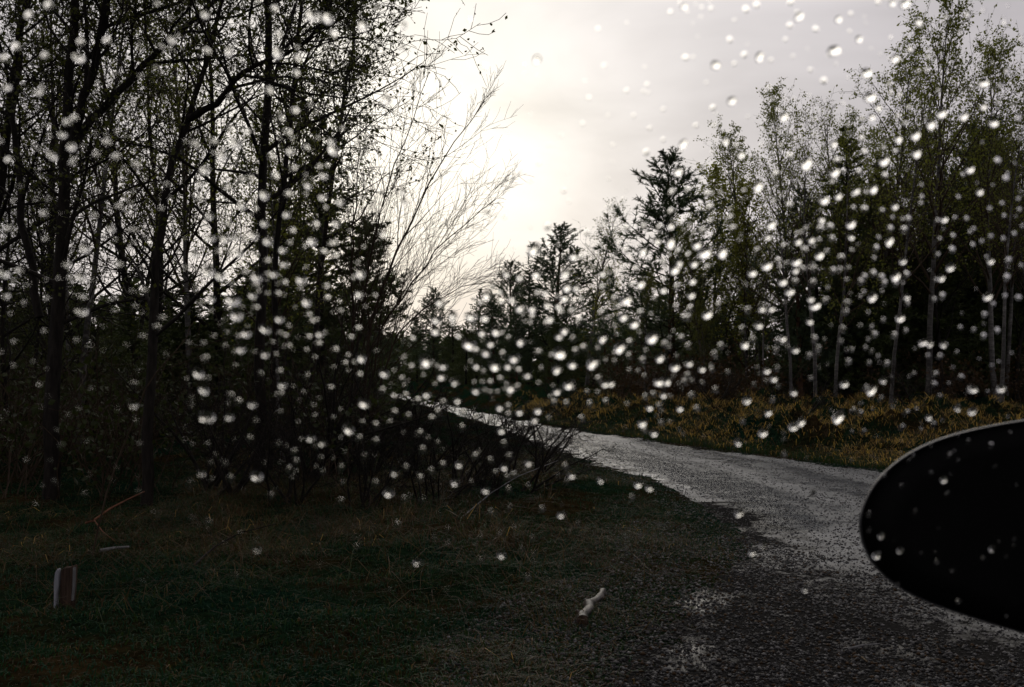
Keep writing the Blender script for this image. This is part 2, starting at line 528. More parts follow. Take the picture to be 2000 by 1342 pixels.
def tufts(pos, axis_, size, rng, k=6, width=0.10, spread=0.8):
    """pine shoots: k narrow blades fanning round the shoot's axis"""
    n = len(pos)
    p = np.repeat(np.asarray(pos), k, 0); ax = np.repeat(np.asarray(axis_), k, 0)
    d = ax + rng.normal(size=(n * k, 3)) * spread
    d /= np.linalg.norm(d, axis=1, keepdims=True)
    e = np.cross(d, rng.normal(size=(n * k, 3))); e /= np.linalg.norm(e, axis=1, keepdims=True) + 1e-9
    s = size * rng.uniform(0.7, 1.2, (n * k, 1))
    V = np.stack([p - e * s * width * 0.5, p + e * s * width * 0.5, p + d * s], 1).reshape(-1, 3)
    return V, np.arange(n * k * 3).reshape(-1, 3)

class Spec:
    def __init__(s, **k):
        s.__dict__.update(k)
def rnd_perp(rng, d):
    while True:
        q = Vector((rng.gauss(0, 1), rng.gauss(0, 1), rng.gauss(0, 1)))
        q -= d * q.dot(d)
        if q.length > 0.1:
            return q.normalized()
def walk(rng, p, d, length, r0, r1, nseg, wander, trop):
    pts, rad = [p.copy()], [r0]
    st = length / nseg
    for i in range(nseg):
        d = (d + Vector((rng.gauss(0, wander), rng.gauss(0, wander), rng.gauss(0, wander))) + Vector((0, 0, trop))).normalized()
        p = p + d * st
        pts.append(p); rad.append(r0 + (r1 - r0) * (i + 1) / nseg)
    return pts, rad
def along(pts, rad, t):
    n = len(pts) - 1
    i = min(int(t * n), n - 1); u = t * n - i
    return pts[i].lerp(pts[i + 1], u), rad[i] * (1 - u) + rad[i + 1] * u, (pts[i + 1] - pts[i]).normalized()
def grow(rng, stems, sp):
    """stems: list of (pts, radii). Returns levels: list of lists of (pts, radii)"""
    levels = [stems]
    for lv in range(1, sp.depth + 1):
        cur = []
        for (pts, rad) in levels[-1]:
            ln = sum((pts[i + 1] - pts[i]).length for i in range(len(pts) - 1))
            n = sp.n[lv - 1]
            if lv > 1:
                n = max(1, int(round(n * rng.uniform(0.6, 1.3))))
            az = rng.uniform(0, 6.28)
            for c in range(n):
                t = sp.tmin[lv - 1] + (1 - sp.tmin[lv - 1]) * (c + rng.random()) / n
                t = min(t, 0.985)
                p, r, d = along(pts, rad, t)
                side = rnd_perp(rng, d)
                if lv == 1:
                    az += 2.4 + rng.uniform(-0.5, 0.5)
                    q = Vector((math.cos(az), math.sin(az), 0)); q -= d * q.dot(d)
                    if q.length > 0.2:
                        side = q.normalized()
                a = math.radians(sp.ang[lv - 1] + rng.gauss(0, sp.angv[lv - 1]))
                if lv == 1 and sp.angtop is not None:
                    a *= 1 + (sp.angtop - 1) * t
                dd = (d * math.cos(a) + side * math.sin(a)).normalized()
                if sp.lean is not None:
                    dd = (dd + sp.lean * sp.leanw[lv - 1]).normalized()
                l2 = (sp.len[lv - 1] * ln if lv > 1 else sp.len[0] * sp.H * sp.shape(t)) * rng.uniform(0.65, 1.2)
                rr = min(r * 0.75, max(sp.rmin, r * sp.rr[lv - 1]) if lv > 1 else max(sp.rmin, min(r * 0.6, l2 * sp.rr[0])))
                cur.append(walk(rng, p, dd, l2, max(rr, sp.rmin * 0.8), sp.rmin * 0.6, sp.seg[lv - 1], sp.wander[lv - 1], sp.trop[lv - 1]))
        levels.append(cur)
    return levels

def tree_meshes(seed, sp, stems=None):
    """Returns dict part name -> mesh"""
    rng = random.Random(seed); nr = np.random.default_rng(seed)
    if stems is None:
        pts, rad = walk(rng, Vector((0, 0, -0.15)), Vector((rng.gauss(0, sp.tilt), rng.gauss(0, sp.tilt), 1)).normalized(), sp.H + 0.15, sp.R, sp.rmin, sp.tseg, sp.twander, 0.03)
        rad = [sp.R * (1 - i / (len(rad) - 1)) ** 0.8 + sp.rmin for i in range(len(rad))]
        rad[0] *= 1.35
        stems = [(pts, rad)]
    lv = grow(rng, stems, sp)
    out = {}
    V, F = tube_arrays([(p, r, 8) for p, r in lv[0]])
    out["trunk"] = make_mesh("trunk", V, F, [sp.trunk_mat])
    lines = []
    for i in range(1, len(lv)):
        lines += [(p, r, 5 if i == 1 else 3) for p, r in lv[i]]
    V, F = tube_arrays(lines)
    out["branches"] = make_mesh("branches", V, F, [sp.twig_mat])
    if sp.leaf:
        pos, axs, szs = [], [], []
        for i in range(sp.leaf_from, len(lv)):
            for p, r in lv[i]:
                bl = (p[-1] - p[0]).length
                for _ in range(sp.leaf_n if i == len(lv) - 1 else max(1, int(sp.leaf_n * 0.7))):
                    t = rng.uniform(0.15, 1.0)
                    q, _r, d = along(p, r, t)
                    pos.append(q[:]); axs.append(d[:]); szs.append(min(1.0, 0.32 + bl * 1.1))
        pos = np.array(pos); axs = np.array(axs)
        if sp.leaf == "quad":
            pos = pos + nr.normal(size=pos.shape) * sp.leaf_size * 0.7
            V, F = leaf_quads(pos, sp.leaf_size, nr)
        else:
            V, F = tufts(pos, axs, sp.leaf_size * np.repeat(np.array(szs), sp.tuft_k)[:, None], nr, sp.tuft_k, sp.tuft_w, sp.tuft_s)
        out["crown"] = make_mesh("crown", V, F, [sp.leaf_mat], smooth=False)
    return out

def birch_spec(H, leafm=None, dens=1.0, leafsize=0.05, leafn=5, trunk=None, depth=3, lo=0.28):
    return Spec(H=H, R=0.0085 * H, rmin=0.004, tilt=0.05, tseg=14, twander=0.035, depth=depth, n=[int(30 * dens), 8, 5], tmin=[lo, 0.15, 0.15],
                ang=[48, 42, 45], angv=[9, 12, 16], angtop=0.55, len=[0.40, 0.42, 0.45], rr=[0.011, 0.5, 0.6], seg=[7, 5, 3],
                wander=[0.09, 0.13, 0.16], trop=[0.055, 0.0, -0.05], shape=lambda t: (1.12 - t) ** 0.75, lean=None, leanw=[0, 0, 0],
                trunk_mat=trunk or M_BIRCH, twig_mat=M_TWIG, leaf="quad" if leafm else None, leaf_from=2, leaf_n=leafn, leaf_size=leafsize, leaf_mat=leafm)
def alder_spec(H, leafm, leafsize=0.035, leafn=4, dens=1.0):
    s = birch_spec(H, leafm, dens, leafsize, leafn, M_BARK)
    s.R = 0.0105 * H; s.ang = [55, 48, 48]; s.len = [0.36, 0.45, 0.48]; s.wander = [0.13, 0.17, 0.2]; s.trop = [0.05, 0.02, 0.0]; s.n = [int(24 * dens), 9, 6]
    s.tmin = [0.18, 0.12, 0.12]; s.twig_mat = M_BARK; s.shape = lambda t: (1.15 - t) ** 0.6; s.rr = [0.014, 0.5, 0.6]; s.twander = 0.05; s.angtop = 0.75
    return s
def pine_spec(H):
    return Spec(H=H, R=0.012 * H, rmin=0.006, tilt=0.02, tseg=12, twander=0.02, depth=2, n=[58, 11], tmin=[0.10, 0.12], ang=[72, 45], angv=[8, 14], angtop=0.55,
                len=[0.27, 0.42], rr=[0.014, 0.5], seg=[7, 4], wander=[0.06, 0.12], trop=[0.07, 0.08], shape=lambda t: max(0.06, (1.03 - t)) ** 0.75 * (0.7 + 0.6 * min(1, t * 2.5)),
                lean=None, leanw=[0, 0], trunk_mat=M_PINEBARK, twig_mat=M_BARK, leaf="tuft", leaf_from=1, leaf_n=10, leaf_size=0.17, leaf_mat=M_NEEDLE, tuft_k=6, tuft_w=0.16, tuft_s=0.6)
def spruce_spec(H):
    return Spec(H=H, R=0.012 * H, rmin=0.005, tilt=0.01, tseg=10, twander=0.01, depth=2, n=[90, 12], tmin=[0.04, 0.08], ang=[80, 48], angv=[8, 12], angtop=0.6,
                len=[0.24, 0.36], rr=[0.012, 0.5], seg=[6, 3], wander=[0.05, 0.10], trop=[-0.01, -0.03], shape=lambda t: max(0.04, (1.02 - t)) ** 0.85,
                lean=None, leanw=[0, 0], trunk_mat=M_BARK, twig_mat=M_BARK, leaf="tuft", leaf_from=1, leaf_n=10, leaf_size=0.13, leaf_mat=M_SPRUCE, tuft_k=5, tuft_w=0.30, tuft_s=0.75)

LIB = {}
LIB["birch"] = [(10.0, tree_meshes(100 + i, birch_spec(10.0, M_LEAF, 1.1 + 0.1 * i, 0.050, 4))) for i in range(4)]
LIB["bare_birch"] = [(9.0, tree_meshes(120 + i, birch_spec(9.0, M_LEAF, 1.0, 0.05, 1, lo=0.4))) for i in range(2)]
LIB["yellow_birch"] = [(7.0, tree_meshes(130 + i, birch_spec(7.0, M_LEAFY, 1.1, 0.055, 4, lo=0.15))) for i in range(2)]
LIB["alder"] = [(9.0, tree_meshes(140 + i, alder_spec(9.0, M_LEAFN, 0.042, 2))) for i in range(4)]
LIB["pine"] = [(8.5, tree_meshes(160 + i, pine_spec(8.5))) for i in range(3)]
LIB["spruce"] = [(7.0, tree_meshes(180 + i, spruce_spec(7.0))) for i in range(3)]

TREES = []      # (root, species, group, custom label)
def place(species, x, y, H, label=None, group=None, var=None, rot=None, name=None, wid=1.0):
    lib = LIB[species]
    i = R.randrange(len(lib)) if var is None else var % len(lib)
    h0, parts = lib[i]
    nm = name or {"birch": "birch_tree", "bare_birch": "birch_tree", "yellow_birch": "birch_tree", "alder": "alder_tree", "pine": "pine_tree", "spruce": "spruce_tree"}[species]
    root = empty(nm, (x, y, gz(x, y)))
    root.rotation_euler = (R.gauss(0, 0.02), R.gauss(0, 0.02), R.uniform(0, 6.28) if rot is None else rot)
    s = H / h0
    root.scale = (s * wid * R.uniform(0.9, 1.1), s * wid * R.uniform(0.9, 1.1), s)
    for k, me in parts.items():
        link(k, me, root)
    TREES.append((root, species, group, label))
    return root
def at_px(species, px, top, d, label=None, **k):
    x = (px - 1000.0) / F_PX * d
    return place(species, x, d, height_for(top + 22, d), label, **k)

# --- far bank, right of the road: the trees one can pick out
at_px("pine", 1312, 300, 33, "bushy pine with an open pointed top standing alone against the pale sky", var=0, wid=1.5)
at_px("birch", 1540, 215, 30, "leafy birch with a rounded top between the pine and the dark conifer", var=0)
at_px("birch", 1490, 262, 33, "slender birch just behind the rounded leafy birch", var=1)
at_px("bare_birch", 1612, 215, 30, "thin almost leafless birch poking up beside the dark conifer", var=0)
at_px("spruce", 1655, 255, 28, "dense dark conifer below the tallest birch", var=0, wid=1.3)
at_px("spruce", 1720, 300, 30, "dark conifer tucked behind the tallest birch's trunk", var=1, wid=1.3)
at_px("birch", 1812, 45, 25, "tallest birch on the far bank, its airy crown against grey sky", var=2)
at_px("birch", 1945, 100, 25.5, "narrow upright birch beside the picture's edge above the wing mirror", var=3, wid=1.0)
at_px("birch", 1700, 140, 29, "birch with fine spreading twigs overhanging the dense dark conifer", var=1)
at_px("yellow_birch", 1462, 385, 31, "low yellow-green birch beside the lone pine", var=0)
at_px("yellow_birch", 1400, 345, 37, "pale green birch behind the lone pine", var=1)
at_px("spruce", 1880, 330, 31, "dark spruce between the two birches above the wing mirror", var=2, wid=1.5)
at_px("pine", 1250, 520, 40, "small pine at the shoulder of the lone pine", var=1, wid=1.2)
# --- middle distance, where the road goes out of sight
at_px("pine", 1072, 425, 58, "dark pine with a pointed top rising beyond the bend of the road", var=2, wid=1.7)
at_px("bare_birch", 1146, 415, 52, "pale feathery birch next to the pointed pine beyond the road", var=1, wid=1.2)
at_px("yellow_birch", 1200, 540, 48, "short yellow-green birch between the feathery birch and the lone pine", var=0)
G_MID = "conifers where the road goes out of sight"
for px, top, d in ((1000, 500, 66), (1035, 520, 60), (930, 550, 72), (965, 560, 64), (850, 552, 70), (885, 590, 62), (815, 600, 76), (1105, 560, 63), (780, 640, 80), (1160, 560, 60), (1225, 610, 50),
                   (1180, 600, 44), (1010, 600, 56), (910, 610, 55), (1090, 590, 50)):
    at_px("pine" if R.random() < 0.55 else "spruce", px, top, d, group=G_MID, wid=1.35)
# --- white trunks along the far verge
for px, d, top, lab in ((1488, 26, 470, "short thin white-stemmed birch at the verge opposite the bend"), (1546, 24, 330, "straight white birch stem at the far verge"),
                        (1592, 23, 260, "birch whose white stem bends halfway up at the far verge"), (1630, 22.5, 250, "stout pale birch stem leaning over the tan grass"),
                        (1738, 22, 210, "speckled birch stem halfway between bend and mirror"), (1955, 22, 240, "pale birch stem nearest the wing mirror")):
    at_px("bare_birch" if px != 1630 else "birch", px, top, d, lab, wid=0.8)
# --- filling trees on the far bank
G_FB = "trees filling the far bank"
for i in range(28):
    d = R.uniform(27, 46)
    px = R.uniform(1230, 2150)
    top = np.interp(px, [1230, 1330, 1450, 1560, 1650, 1800, 2150], [560, 470, 420, 340, 300, 240, 200]) + R.uniform(-10, 150)
    sp_ = R.choices(["birch", "bare_birch", "alder", "spruce", "pine"], [4, 2, 2, 3 if px > 1580 else 0.2, 1.5 if px > 1580 else 0.3])[0]
    at_px(sp_, px, top, d, group=G_FB, wid=1.15 if sp_ in ("spruce", "pine") else 0.9)
# --- young dark conifers under them (they close the view between the stems)
G_UN = "young conifers under the far bank's trees"
for i in range(24):
    d = R.uniform(30, 44)
    px = 1200 + i * 39 + R.uniform(-18, 18)
    top = R.uniform(640, 690) if px < 1600 else R.uniform(430, 580)
    at_px("spruce", px, top, d, group=G_UN, wid=1.9)

for i in range(9):
    at_px("spruce", 1600 + i * 52 + R.uniform(-15, 15), R.uniform(340, 480), R.uniform(29, 35), group=G_FB, wid=1.45)
# --- left of the road
at_px("spruce", 628, 205, 19, "dense dark spruce left of the bare twigs, wide at mid height", var=1, wid=1.35)
at_px("spruce", 560, 330, 21, "lower dark spruce pressed against the wide one", var=2, wid=1.6)
at_px("pine", 700, 400, 26, "small dark pine behind the bare twiggy shrub", var=1, wid=1.1)
G_LF = "thin trees in the wood left of the road"
for i in range(24):
    d = R.uniform(12, 34)
    px = R.uniform(-330, 640)
    top = R.uniform(-150, 330) if px < 480 else R.uniform(100, 420)
    at_px(R.choices(["alder", "birch", "bare_birch"], [5, 2, 2])[0], px, top, d, group=G_LF, wid=0.85)
G_LU = "young conifers in the wood left of the road"
for i in range(26):
    d = R.uniform(19, 36)
    px = -250 + i * 37 + R.uniform(-18, 18)
    top = R.uniform(490, 590) if px < 430 else R.uniform(450, 570)
    if px > 690:
        top = 600
    at_px("spruce", px, top, d, group=G_LU, wid=1.9)

# --- the near trees on the left, stem by stem
def stems_from(lines, d0):
    out = []
    for pts, dd, r0, r1 in lines:
        if pts[0][1] > 700:                               # rooted in the ground
            pts = [(pts[0][0], HOR + CAM_H * F_PX / (d0 + dd[0]) + 6)] + list(pts[1:])
        P = [qp(x, y, d0 + e) for (x, y), e in zip(pts, dd)]
        # resample smoothly
        n = 16
        L_ = [0]
        for a, b in zip(P[:-1], P[1:]):
            L_.append(L_[-1] + (b - a).length)
        res, rad = [], []
        for i in range(n + 1):
            s = L_[-1] * i / n
            j = max(k for k in range(len(L_)) if L_[k] <= s + 1e-9); j = min(j, len(P) - 2)
            u = (s - L_[j]) / (L_[j + 1] - L_[j])
            q = P[j].lerp(P[j + 1], u)
            res.append(q + Vector((R.gauss(0, 0.012), R.gauss(0, 0.012), 0)))
            rad.append(r0 + (r1 - r0) * (i / n) ** 0.9)
        out.append((res, rad))
    return out
def near_tree(name, seed, lines, d0, spec, label, cat="tree"):
    st = stems_from(lines, d0)
    base = st[0][0][0].copy(); base.z = gz(base.x, base.y) if True else 0
    st = [([p - base for p in pts], rad) for pts, rad in st]
    parts = tree_meshes(seed, spec, st)
    root = empty(name, base)
    for k, me in parts.items():
        link(k, me, root)
    tag(root, label, cat)
    return root
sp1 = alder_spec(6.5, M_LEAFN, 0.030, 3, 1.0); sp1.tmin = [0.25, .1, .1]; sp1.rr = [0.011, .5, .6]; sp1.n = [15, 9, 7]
near_tree("alder_tree", 501, [
    ([(95, 980), (112, 620), (122, 440), (131, 220), (147, 60), (150, -220)], [0, .1, .1, .1, .2, .3], 0.085, 0.03),
    ([(135, 300), (160, 205), (188, 120), (203, 30), (205, -160)], [.1, 0, -.1, -.1, -.1], 0.052, 0.02),
    ([(140, 290), (195, 215), (262, 150), (330, 80), (425, 0), (520, -110)], [.1, .3, .5, .6, .8, 1.0], 0.045, 0.014),
    ([(80, 620), (40, 400), (20, 200), (40, 60), (70, -100)], [.4, .6, .8, .9, 1.1], 0.045, 0.02)], 9.5, sp1,
    "thick dark many-stemmed tree nearest the window, one stem slanting up across the twigs")
sp2 = alder_spec(6.0, M_LEAFN, 0.028, 2, 1.0); sp2.tmin = [0.3, .1, .1]; sp2.n = [15, 9, 7]; sp2.rr = [0.010, .5, .6]
near_tree("alder_tree", 502, [
    ([(285, 920), (300, 560), (318, 400), (345, 290), (366, 232), (395, 150), (418, 70), (450, -60)], [0, .1, .1, .1, .1, .2, .2, .3], 0.058, 0.016),
    ([(366, 234), (425, 200), (462, 155), (500, 124), (570, 100), (650, 40)], [.1, 0, -.1, -.2, -.2, -.3], 0.036, 0.008)], 9.0, sp2,
    "dark tree with a stem that forks, one arm elbowing up towards the sun")
sp3 = alder_spec(6.5, M_LEAFN, 0.030, 2, 1.0); sp3.tmin = [0.42, .1, .1]; sp3.n = [20, 9, 6]
near_tree("alder_tree", 503, [([(505, 900), (512, 600), (514, 420), (520, 250), (526, 120), (525, -250)], [0, 0, .1, .1, .2, .3], 0.062, 0.03)], 10.5, sp3,
    "straight dark tree stem standing in front of the dense spruce")
near_tree("alder_tree", 504, [([(530, 860), (540, 500), (556, 350), (570, 220), (585, 60), (600, -180)], [0, 0, .1, .1, .2, .3], 0.045, 0.02)], 12.5, sp3,
    "slimmer dark tree just behind the straight stem, leaning towards the sun")
sp5 = alder_spec(4.8, M_LEAFN, 0.033, 4, 1.1); sp5.tmin = [0.35, .1, .1]
near_tree("alder_tree", 505, [([(600, 850), (630, 480), (660, 260), (690, 90), (710, -160)], [0, 0, .1, .1, .2], 0.05, 0.015)], 15.0, sp5,
    "leafy tree whose twigs reach out into the bright sky above the bare shrub")
near_tree("alder_tree", 506, [([(-40, 960), (-20, 500), (15, 250), (35, 120), (62, -60)], [0, 0, .1, .1, .2], 0.075, 0.035)], 11.0, sp3,
    "dark stem half cut off by the picture's edge beside the thick tree")

# --- bare twiggy shrub against the bright sky
def shrub_spec(H, dens=1.0, leaf=None, lean=None):
    return Spec(H=H, R=0.02, rmin=0.0028, tilt=0, tseg=10, twander=0.05, depth=3, n=[int(11 * dens), 7, 4], tmin=[0.18, 0.15, 0.2], ang=[26, 28, 32], angv=[8, 9, 12], angtop=None,
                len=[0.36, 0.52, 0.5], rr=[0.008, 0.55, 0.6], seg=[7, 5, 4], wander=[0.06, 0.08, 0.10], trop=[0.02, 0.02, 0.0], shape=lambda t: (1.1 - t) ** 0.6,
                lean=lean, leanw=[0.25, 0.12, 0.08], trunk_mat=M_TWIG, twig_mat=M_TWIG, leaf="quad" if leaf else None, leaf_from=2, leaf_n=1, leaf_size=0.03, leaf_mat=leaf)
near_tree("willow_shrub", 520, [
    ([(690, 830), (722, 640), (760, 520), (812, 420), (870, 300), (945, 200)], [0, 0, .1, .1, .2, .2], 0.028, 0.004),
    ([(695, 830), (745, 640), (800, 560), (850, 490), (915, 430), (970, 390)], [.2, .2, .1, 0, -.1, -.1], 0.022, 0.004),
    ([(685, 830), (700, 640), (730, 470), (762, 350), (800, 250), (840, 140)], [.3, .4, .4, .5, .5, .6], 0.024, 0.004),
    ([(700, 830), (770, 660), (830, 600), (900, 560), (960, 550)], [.1, 0, 0, -.1, -.2], 0.020, 0.003),
    ([(680, 830), (690, 600), (690, 430), (705, 290)], [.4, .5, .5, .6], 0.03, 0.005)], 13.0, shrub_spec(4.4, 1.7, None, Vector((0.22, 0, 0.6))),
    "tall bare shrub of fine twigs fanning over the road against the bright sky", "shrub")

# label the trees that have no wording of their own, in order from the left
def ordinal(n):
    a = ["", "first", "second", "third", "fourth", "fifth", "sixth", "seventh", "eighth", "ninth", "tenth", "eleventh", "twelfth", "thirteenth", "fourteenth", "fifteenth", "sixteenth",
         "seventeenth", "eighteenth", "nineteenth"]
    tens = {2: ("twenty", "twentieth"), 3: ("thirty", "thirtieth"), 4: ("forty", "fortieth"), 5: ("fifty", "fiftieth")}
    if n < 20:
        return a[n]
    return tens[n // 10][1] if n % 10 == 0 else tens[n // 10][0] + "-" + a[n % 10]
KINDW = {"birch": "leafy birch", "bare_birch": "sparse thin birch", "yellow_birch": "yellow-green birch", "alder": "dark twiggy alder", "pine": "dark pine", "spruce": "dark spruce"}
WHERE = {G_MID: "where the road goes out of sight", G_FB: "in the stand behind the far verge", G_UN: "low under the far bank's trees", G_LF: "in the wood beside the road's near edge",
         G_LU: "low in the wood beside the road's near edge"}
buckets = {}
for root, spn, grp, lab in TREES:
    if lab:
        tag(root, lab, "tree")
    else:
        buckets.setdefault((spn, grp), []).append(root)
for (spn, grp), rs in buckets.items():
    rs.sort(key=lambda o: o.location.x / o.location.y)
    for i, o in enumerate(rs):
        young = "young " if grp in (G_UN, G_LU) else ""
        tag(o, f"{ordinal(i + 1)} {young}{KINDW[spn]} from the left {WHERE[grp]}", "tree", grp)

# --- a far wood that closes the horizon: one mass
def far_wood():
    rng = random.Random(3); nr = np.random.default_rng(3)
    Vs, Fs, b = [], [], 0
    for i in range(330):
        d = rng.uniform(85, 135)
        px = rng.uniform(-700, 2700)
        x = (px - 1000) / F_PX * d
        H = rng.uniform(5.5, 9.0) * (0.62 if 650 < px < 1250 else 1.0)
        n = 90
        t = nr.uniform(0.02, 1, n) ** 0.8
        a = nr.uniform(0, 6.28, n)
        r = H * 0.20 * (1.02 - t) * nr.uniform(0.3, 1, n)
        pos = np.stack([x + r * np.cos(a), d + r * np.sin(a), H * t], 1)
        ax = np.stack([np.cos(a), np.sin(a), np.full(n, -0.2)], 1)
        V, F = tufts(pos, ax, 1.0, nr, 3, 0.5, 0.6)
        Vs.append(V); Fs.append(F + b); b += len(V)
    me = make_mesh("far_wood", np.concatenate(Vs), np.concatenate(Fs), [M_SPRUCE], smooth=False)
    tag(link("far_wood", me), "dark conifer wood closing the view along the horizon", "wood", kind="stuff")
far_wood()

# ------------------------------------------------------------------ undergrowth, grass, bushes
def undergrowth(name, label, pts, hrange, seed, leafm, leafn=6, size=0.05, twigs=7):
    rng = random.Random(seed); nr = np.random.default_rng(seed)
    lines, pos = [], []
    for (x, y) in pts:
        h = rng.uniform(*hrange); z = gz(x, y)
        for k in range(twigs):
            a = rng.uniform(0, 6.28); d = Vector((math.cos(a) * 0.55, math.sin(a) * 0.55, 1)).normalized()
            p, r = walk(rng, Vector((x + rng.gauss(0, .12), y + rng.gauss(0, .12), z - 0.03)), d, h * rng.uniform(.6, 1.1), 0.008, 0.003, 6, 0.13, 0.02)
            lines.append((p, r, 3))
            for j in range(4):
                q, rr, dd = along(p, r, rng.uniform(.25, .95))
                d2 = (dd + rnd_perp(rng, dd) * 0.8).normalized()
                p2, r2 = walk(rng, q, d2, h * rng.uniform(.15, .4), 0.004, 0.0022, 3, 0.15, 0.02)
                lines.append((p2, r2, 3))
                for m_ in range(leafn):
                    pos.append(along(p2, r2, rng.random())[0][:])
    V, F = tube_arrays(lines)
    if pos:
        V2, F2 = leaf_quads(np.array(pos) + nr.normal(size=(len(pos), 3)) * size, size, nr)
        F2 = F2 + len(V)
        me = make_mesh(name, np.concatenate([V, V2]), [F, F2], [M_TWIG, leafm], np.concatenate([np.zeros(len(F)), np.ones(len(F2))]), smooth=False)
    else:
        me = make_mesh(name, V, F, [M_TWIG])
    return tag(link(name, me), label, "undergrowth", kind="stuff")
pl = []
while len(pl) < 200:
    d = R.uniform(9.5, 30); px = R.uniform(-350, 720)
    x = (px - 1000) / F_PX * d
    if sdist(np.array([x]), np.array([d]))[0] < -0.7:
        pl.append((x, d))
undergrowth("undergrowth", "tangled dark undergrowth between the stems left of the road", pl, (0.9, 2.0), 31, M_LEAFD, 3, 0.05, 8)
pl = []
while len(pl) < 130:
    d = R.uniform(23.5, 40); px = R.uniform(1180, 2150)
    pl.append(((px - 1000) / F_PX * d, d))
undergrowth("undergrowth", "brown scrub and twigs at the foot of the far bank's trees", pl, (0.7, 1.9), 32, M_BROWN, 3, 0.06, 8)

def tussocks(centres, per, rad, seed):
    nr = np.random.default_rng(seed)
    n = len(centres)
    k = nr.uniform(0.5, 1.6, n)
    c = np.repeat(np.asarray(centres), per, 0); kk = np.repeat(k, per)
    a = nr.uniform(0, 6.283, n * per); r_ = rad * kk * np.sqrt(nr.random(n * per))
    off = np.stack([np.cos(a) * r_, np.sin(a) * r_], 1)
    return c + off, off / (rad * kk)[:, None] * 1.3, kk
def blades(name, label, pts, hlo, hhi, width, mats, weights, seed, bend=0.5, cat="grass", bias=None, hk=None):
    nr = np.random.default_rng(seed)
    pts = np.asarray(pts); n = len(pts)
    z = np.maximum(ground_z(pts[:, 0], pts[:, 1]), -0.03)
    a = nr.uniform(0, 6.283, n); h = nr.uniform(hlo, hhi, n) * (0.7 + 0.6 * nr.random(n))
    if hk is not None:
        h = h * hk
    lean = nr.normal(0, 1, (n, 2)) * bend * h[:, None] * 0.6
    if bias is not None:
        lean = lean + bias * h[:, None]
    w_ = width * nr.uniform(0.6, 1.4, n)
    ex = np.stack([np.cos(a), np.sin(a), np.zeros(n)], 1) * w_[:, None]
    b = np.stack([pts[:, 0], pts[:, 1], z - 0.01], 1)
    m1 = b + np.stack([lean[:, 0] * .35, lean[:, 1] * .35, h * .6], 1)
    t = b + np.stack([lean[:, 0] * 1.3, lean[:, 1] * 1.3, h * (1 - np.clip(np.hypot(lean[:, 0], lean[:, 1]) / (h + 1e-6), 0, 1.0) * .55)], 1)
    V = np.stack([b - ex * .5, b + ex * .5, m1 + ex * .4, m1 - ex * .4, t], 1).reshape(-1, 3)
    i = np.arange(n)[:, None] * 5
    q = i + np.array([[0, 1, 2, 3]]); tr = i + np.array([[3, 2, 4]])
    mi = nr.choice(len(mats), n, p=np.array(weights) / sum(weights))
    me = make_mesh(name, V, [q, tr], mats, np.concatenate([mi, mi]), smooth=False)
    return tag(link(name, me), label, cat, kind="stuff")
def sample(n, dmin, dmax, pxlo, pxhi, cond, seed, power=1.6):
    nr = np.random.default_rng(seed)
    out = np.zeros((0, 2))
    while len(out) < n:
        d = dmin + (dmax - dmin) * nr.random(n * 2) ** power
        px = nr.uniform(pxlo, pxhi, n * 2)
        p = np.stack([(px - 1000) / F_PX * d, d], 1)
        p = p[cond(p[:, 0], p[:, 1])]
        out = np.concatenate([out, p])
    return out[:n]
_th = np.random.default_rng(77)
def nearside(x, y):
    sd = sdist(x, y)
    thin = np.where(y < 8.5, sstep(0.45, -1.1, sd), sstep(0.5, -0.5, sd))
    return (_th.random(len(x)) < thin * np.clip(0.75 + 0.5 * wob(x * 2.2, y * 2.2), 0.25, 1)) & (beyond(x, y) < 0.01) & (sd < 0.6)
strawzone = lambda x, y: nearside(x, y) & (wob(x * .9 + 3, y * .9) > 0.05)
farside = lambda x, y: (sdist(x, y) < -0.05) & (beyond(x, y) > 0.0)
blades("grass", "short dark green grass and moss on the near verge", sample(90000, 3.2, 13, -150, 1600, nearside, 41), 0.012, 0.05, 0.006, [M_MOSS, M_GRASS, M_STRAW2, M_BROWN], [6, 3, 0.35, 1.5], 42, 0.9)
matzone = lambda x, y: nearside(x, y) & (wob(x * 1.3 - 2, y * 1.3 + 5) > 0.12)
blades("dead_grass", "matted brown and olive grass in patches over the moss", sample(18000, 3.4, 12, -150, 1450, matzone, 341), 0.03, 0.09, 0.005, [M_BROWN, M_STRAW2, M_GRASS, M_STRAW], [3, 2, 4, 0.15], 342, 2.0)
_sx, _sy = gp(124, 1196); _lx, _ly = gp(1150, 1222)
_tp = np.concatenate([np.random.default_rng(5).normal(0, 0.07, (260, 2)) + (_sx, _sy - 0.05), np.random.default_rng(6).normal(0, 0.10, (420, 2)) + (_lx, _ly + 0.15)])
blades("grass", "longer grass creeping up round the stake and the log", _tp, 0.03, 0.08, 0.005, [M_GRASS, M_MOSS, M_BROWN, M_STRAW2], [3, 3, 2, 1], 343, 1.0)
blades("dead_grass", "flattened dead grass stalks lying in the near verge", sample(3800, 3.4, 14, -150, 1350, strawzone, 43), 0.06, 0.20, 0.0035, [M_STRAW2, M_BROWN, M_GRASS], [3, 4, 2], 44, 2.6)
tp, tb, tk_ = tussocks(sample(190, 6.5, 14, 380, 1090, lambda x, y: nearside(x, y) & (sdist(x, y) < -0.3), 45, 1.0), 70, 0.15, 145)
blades("dead_grass", "tawny dead grass standing round the feet of the near trees", tp, 0.06, 0.17, 0.005, [M_STRAW, M_STRAW2, M_BROWN, M_GRASS], [0.08, 2, 5, 3], 46, 1.3, bias=tb, hk=0.6 + 0.4 * tk_)
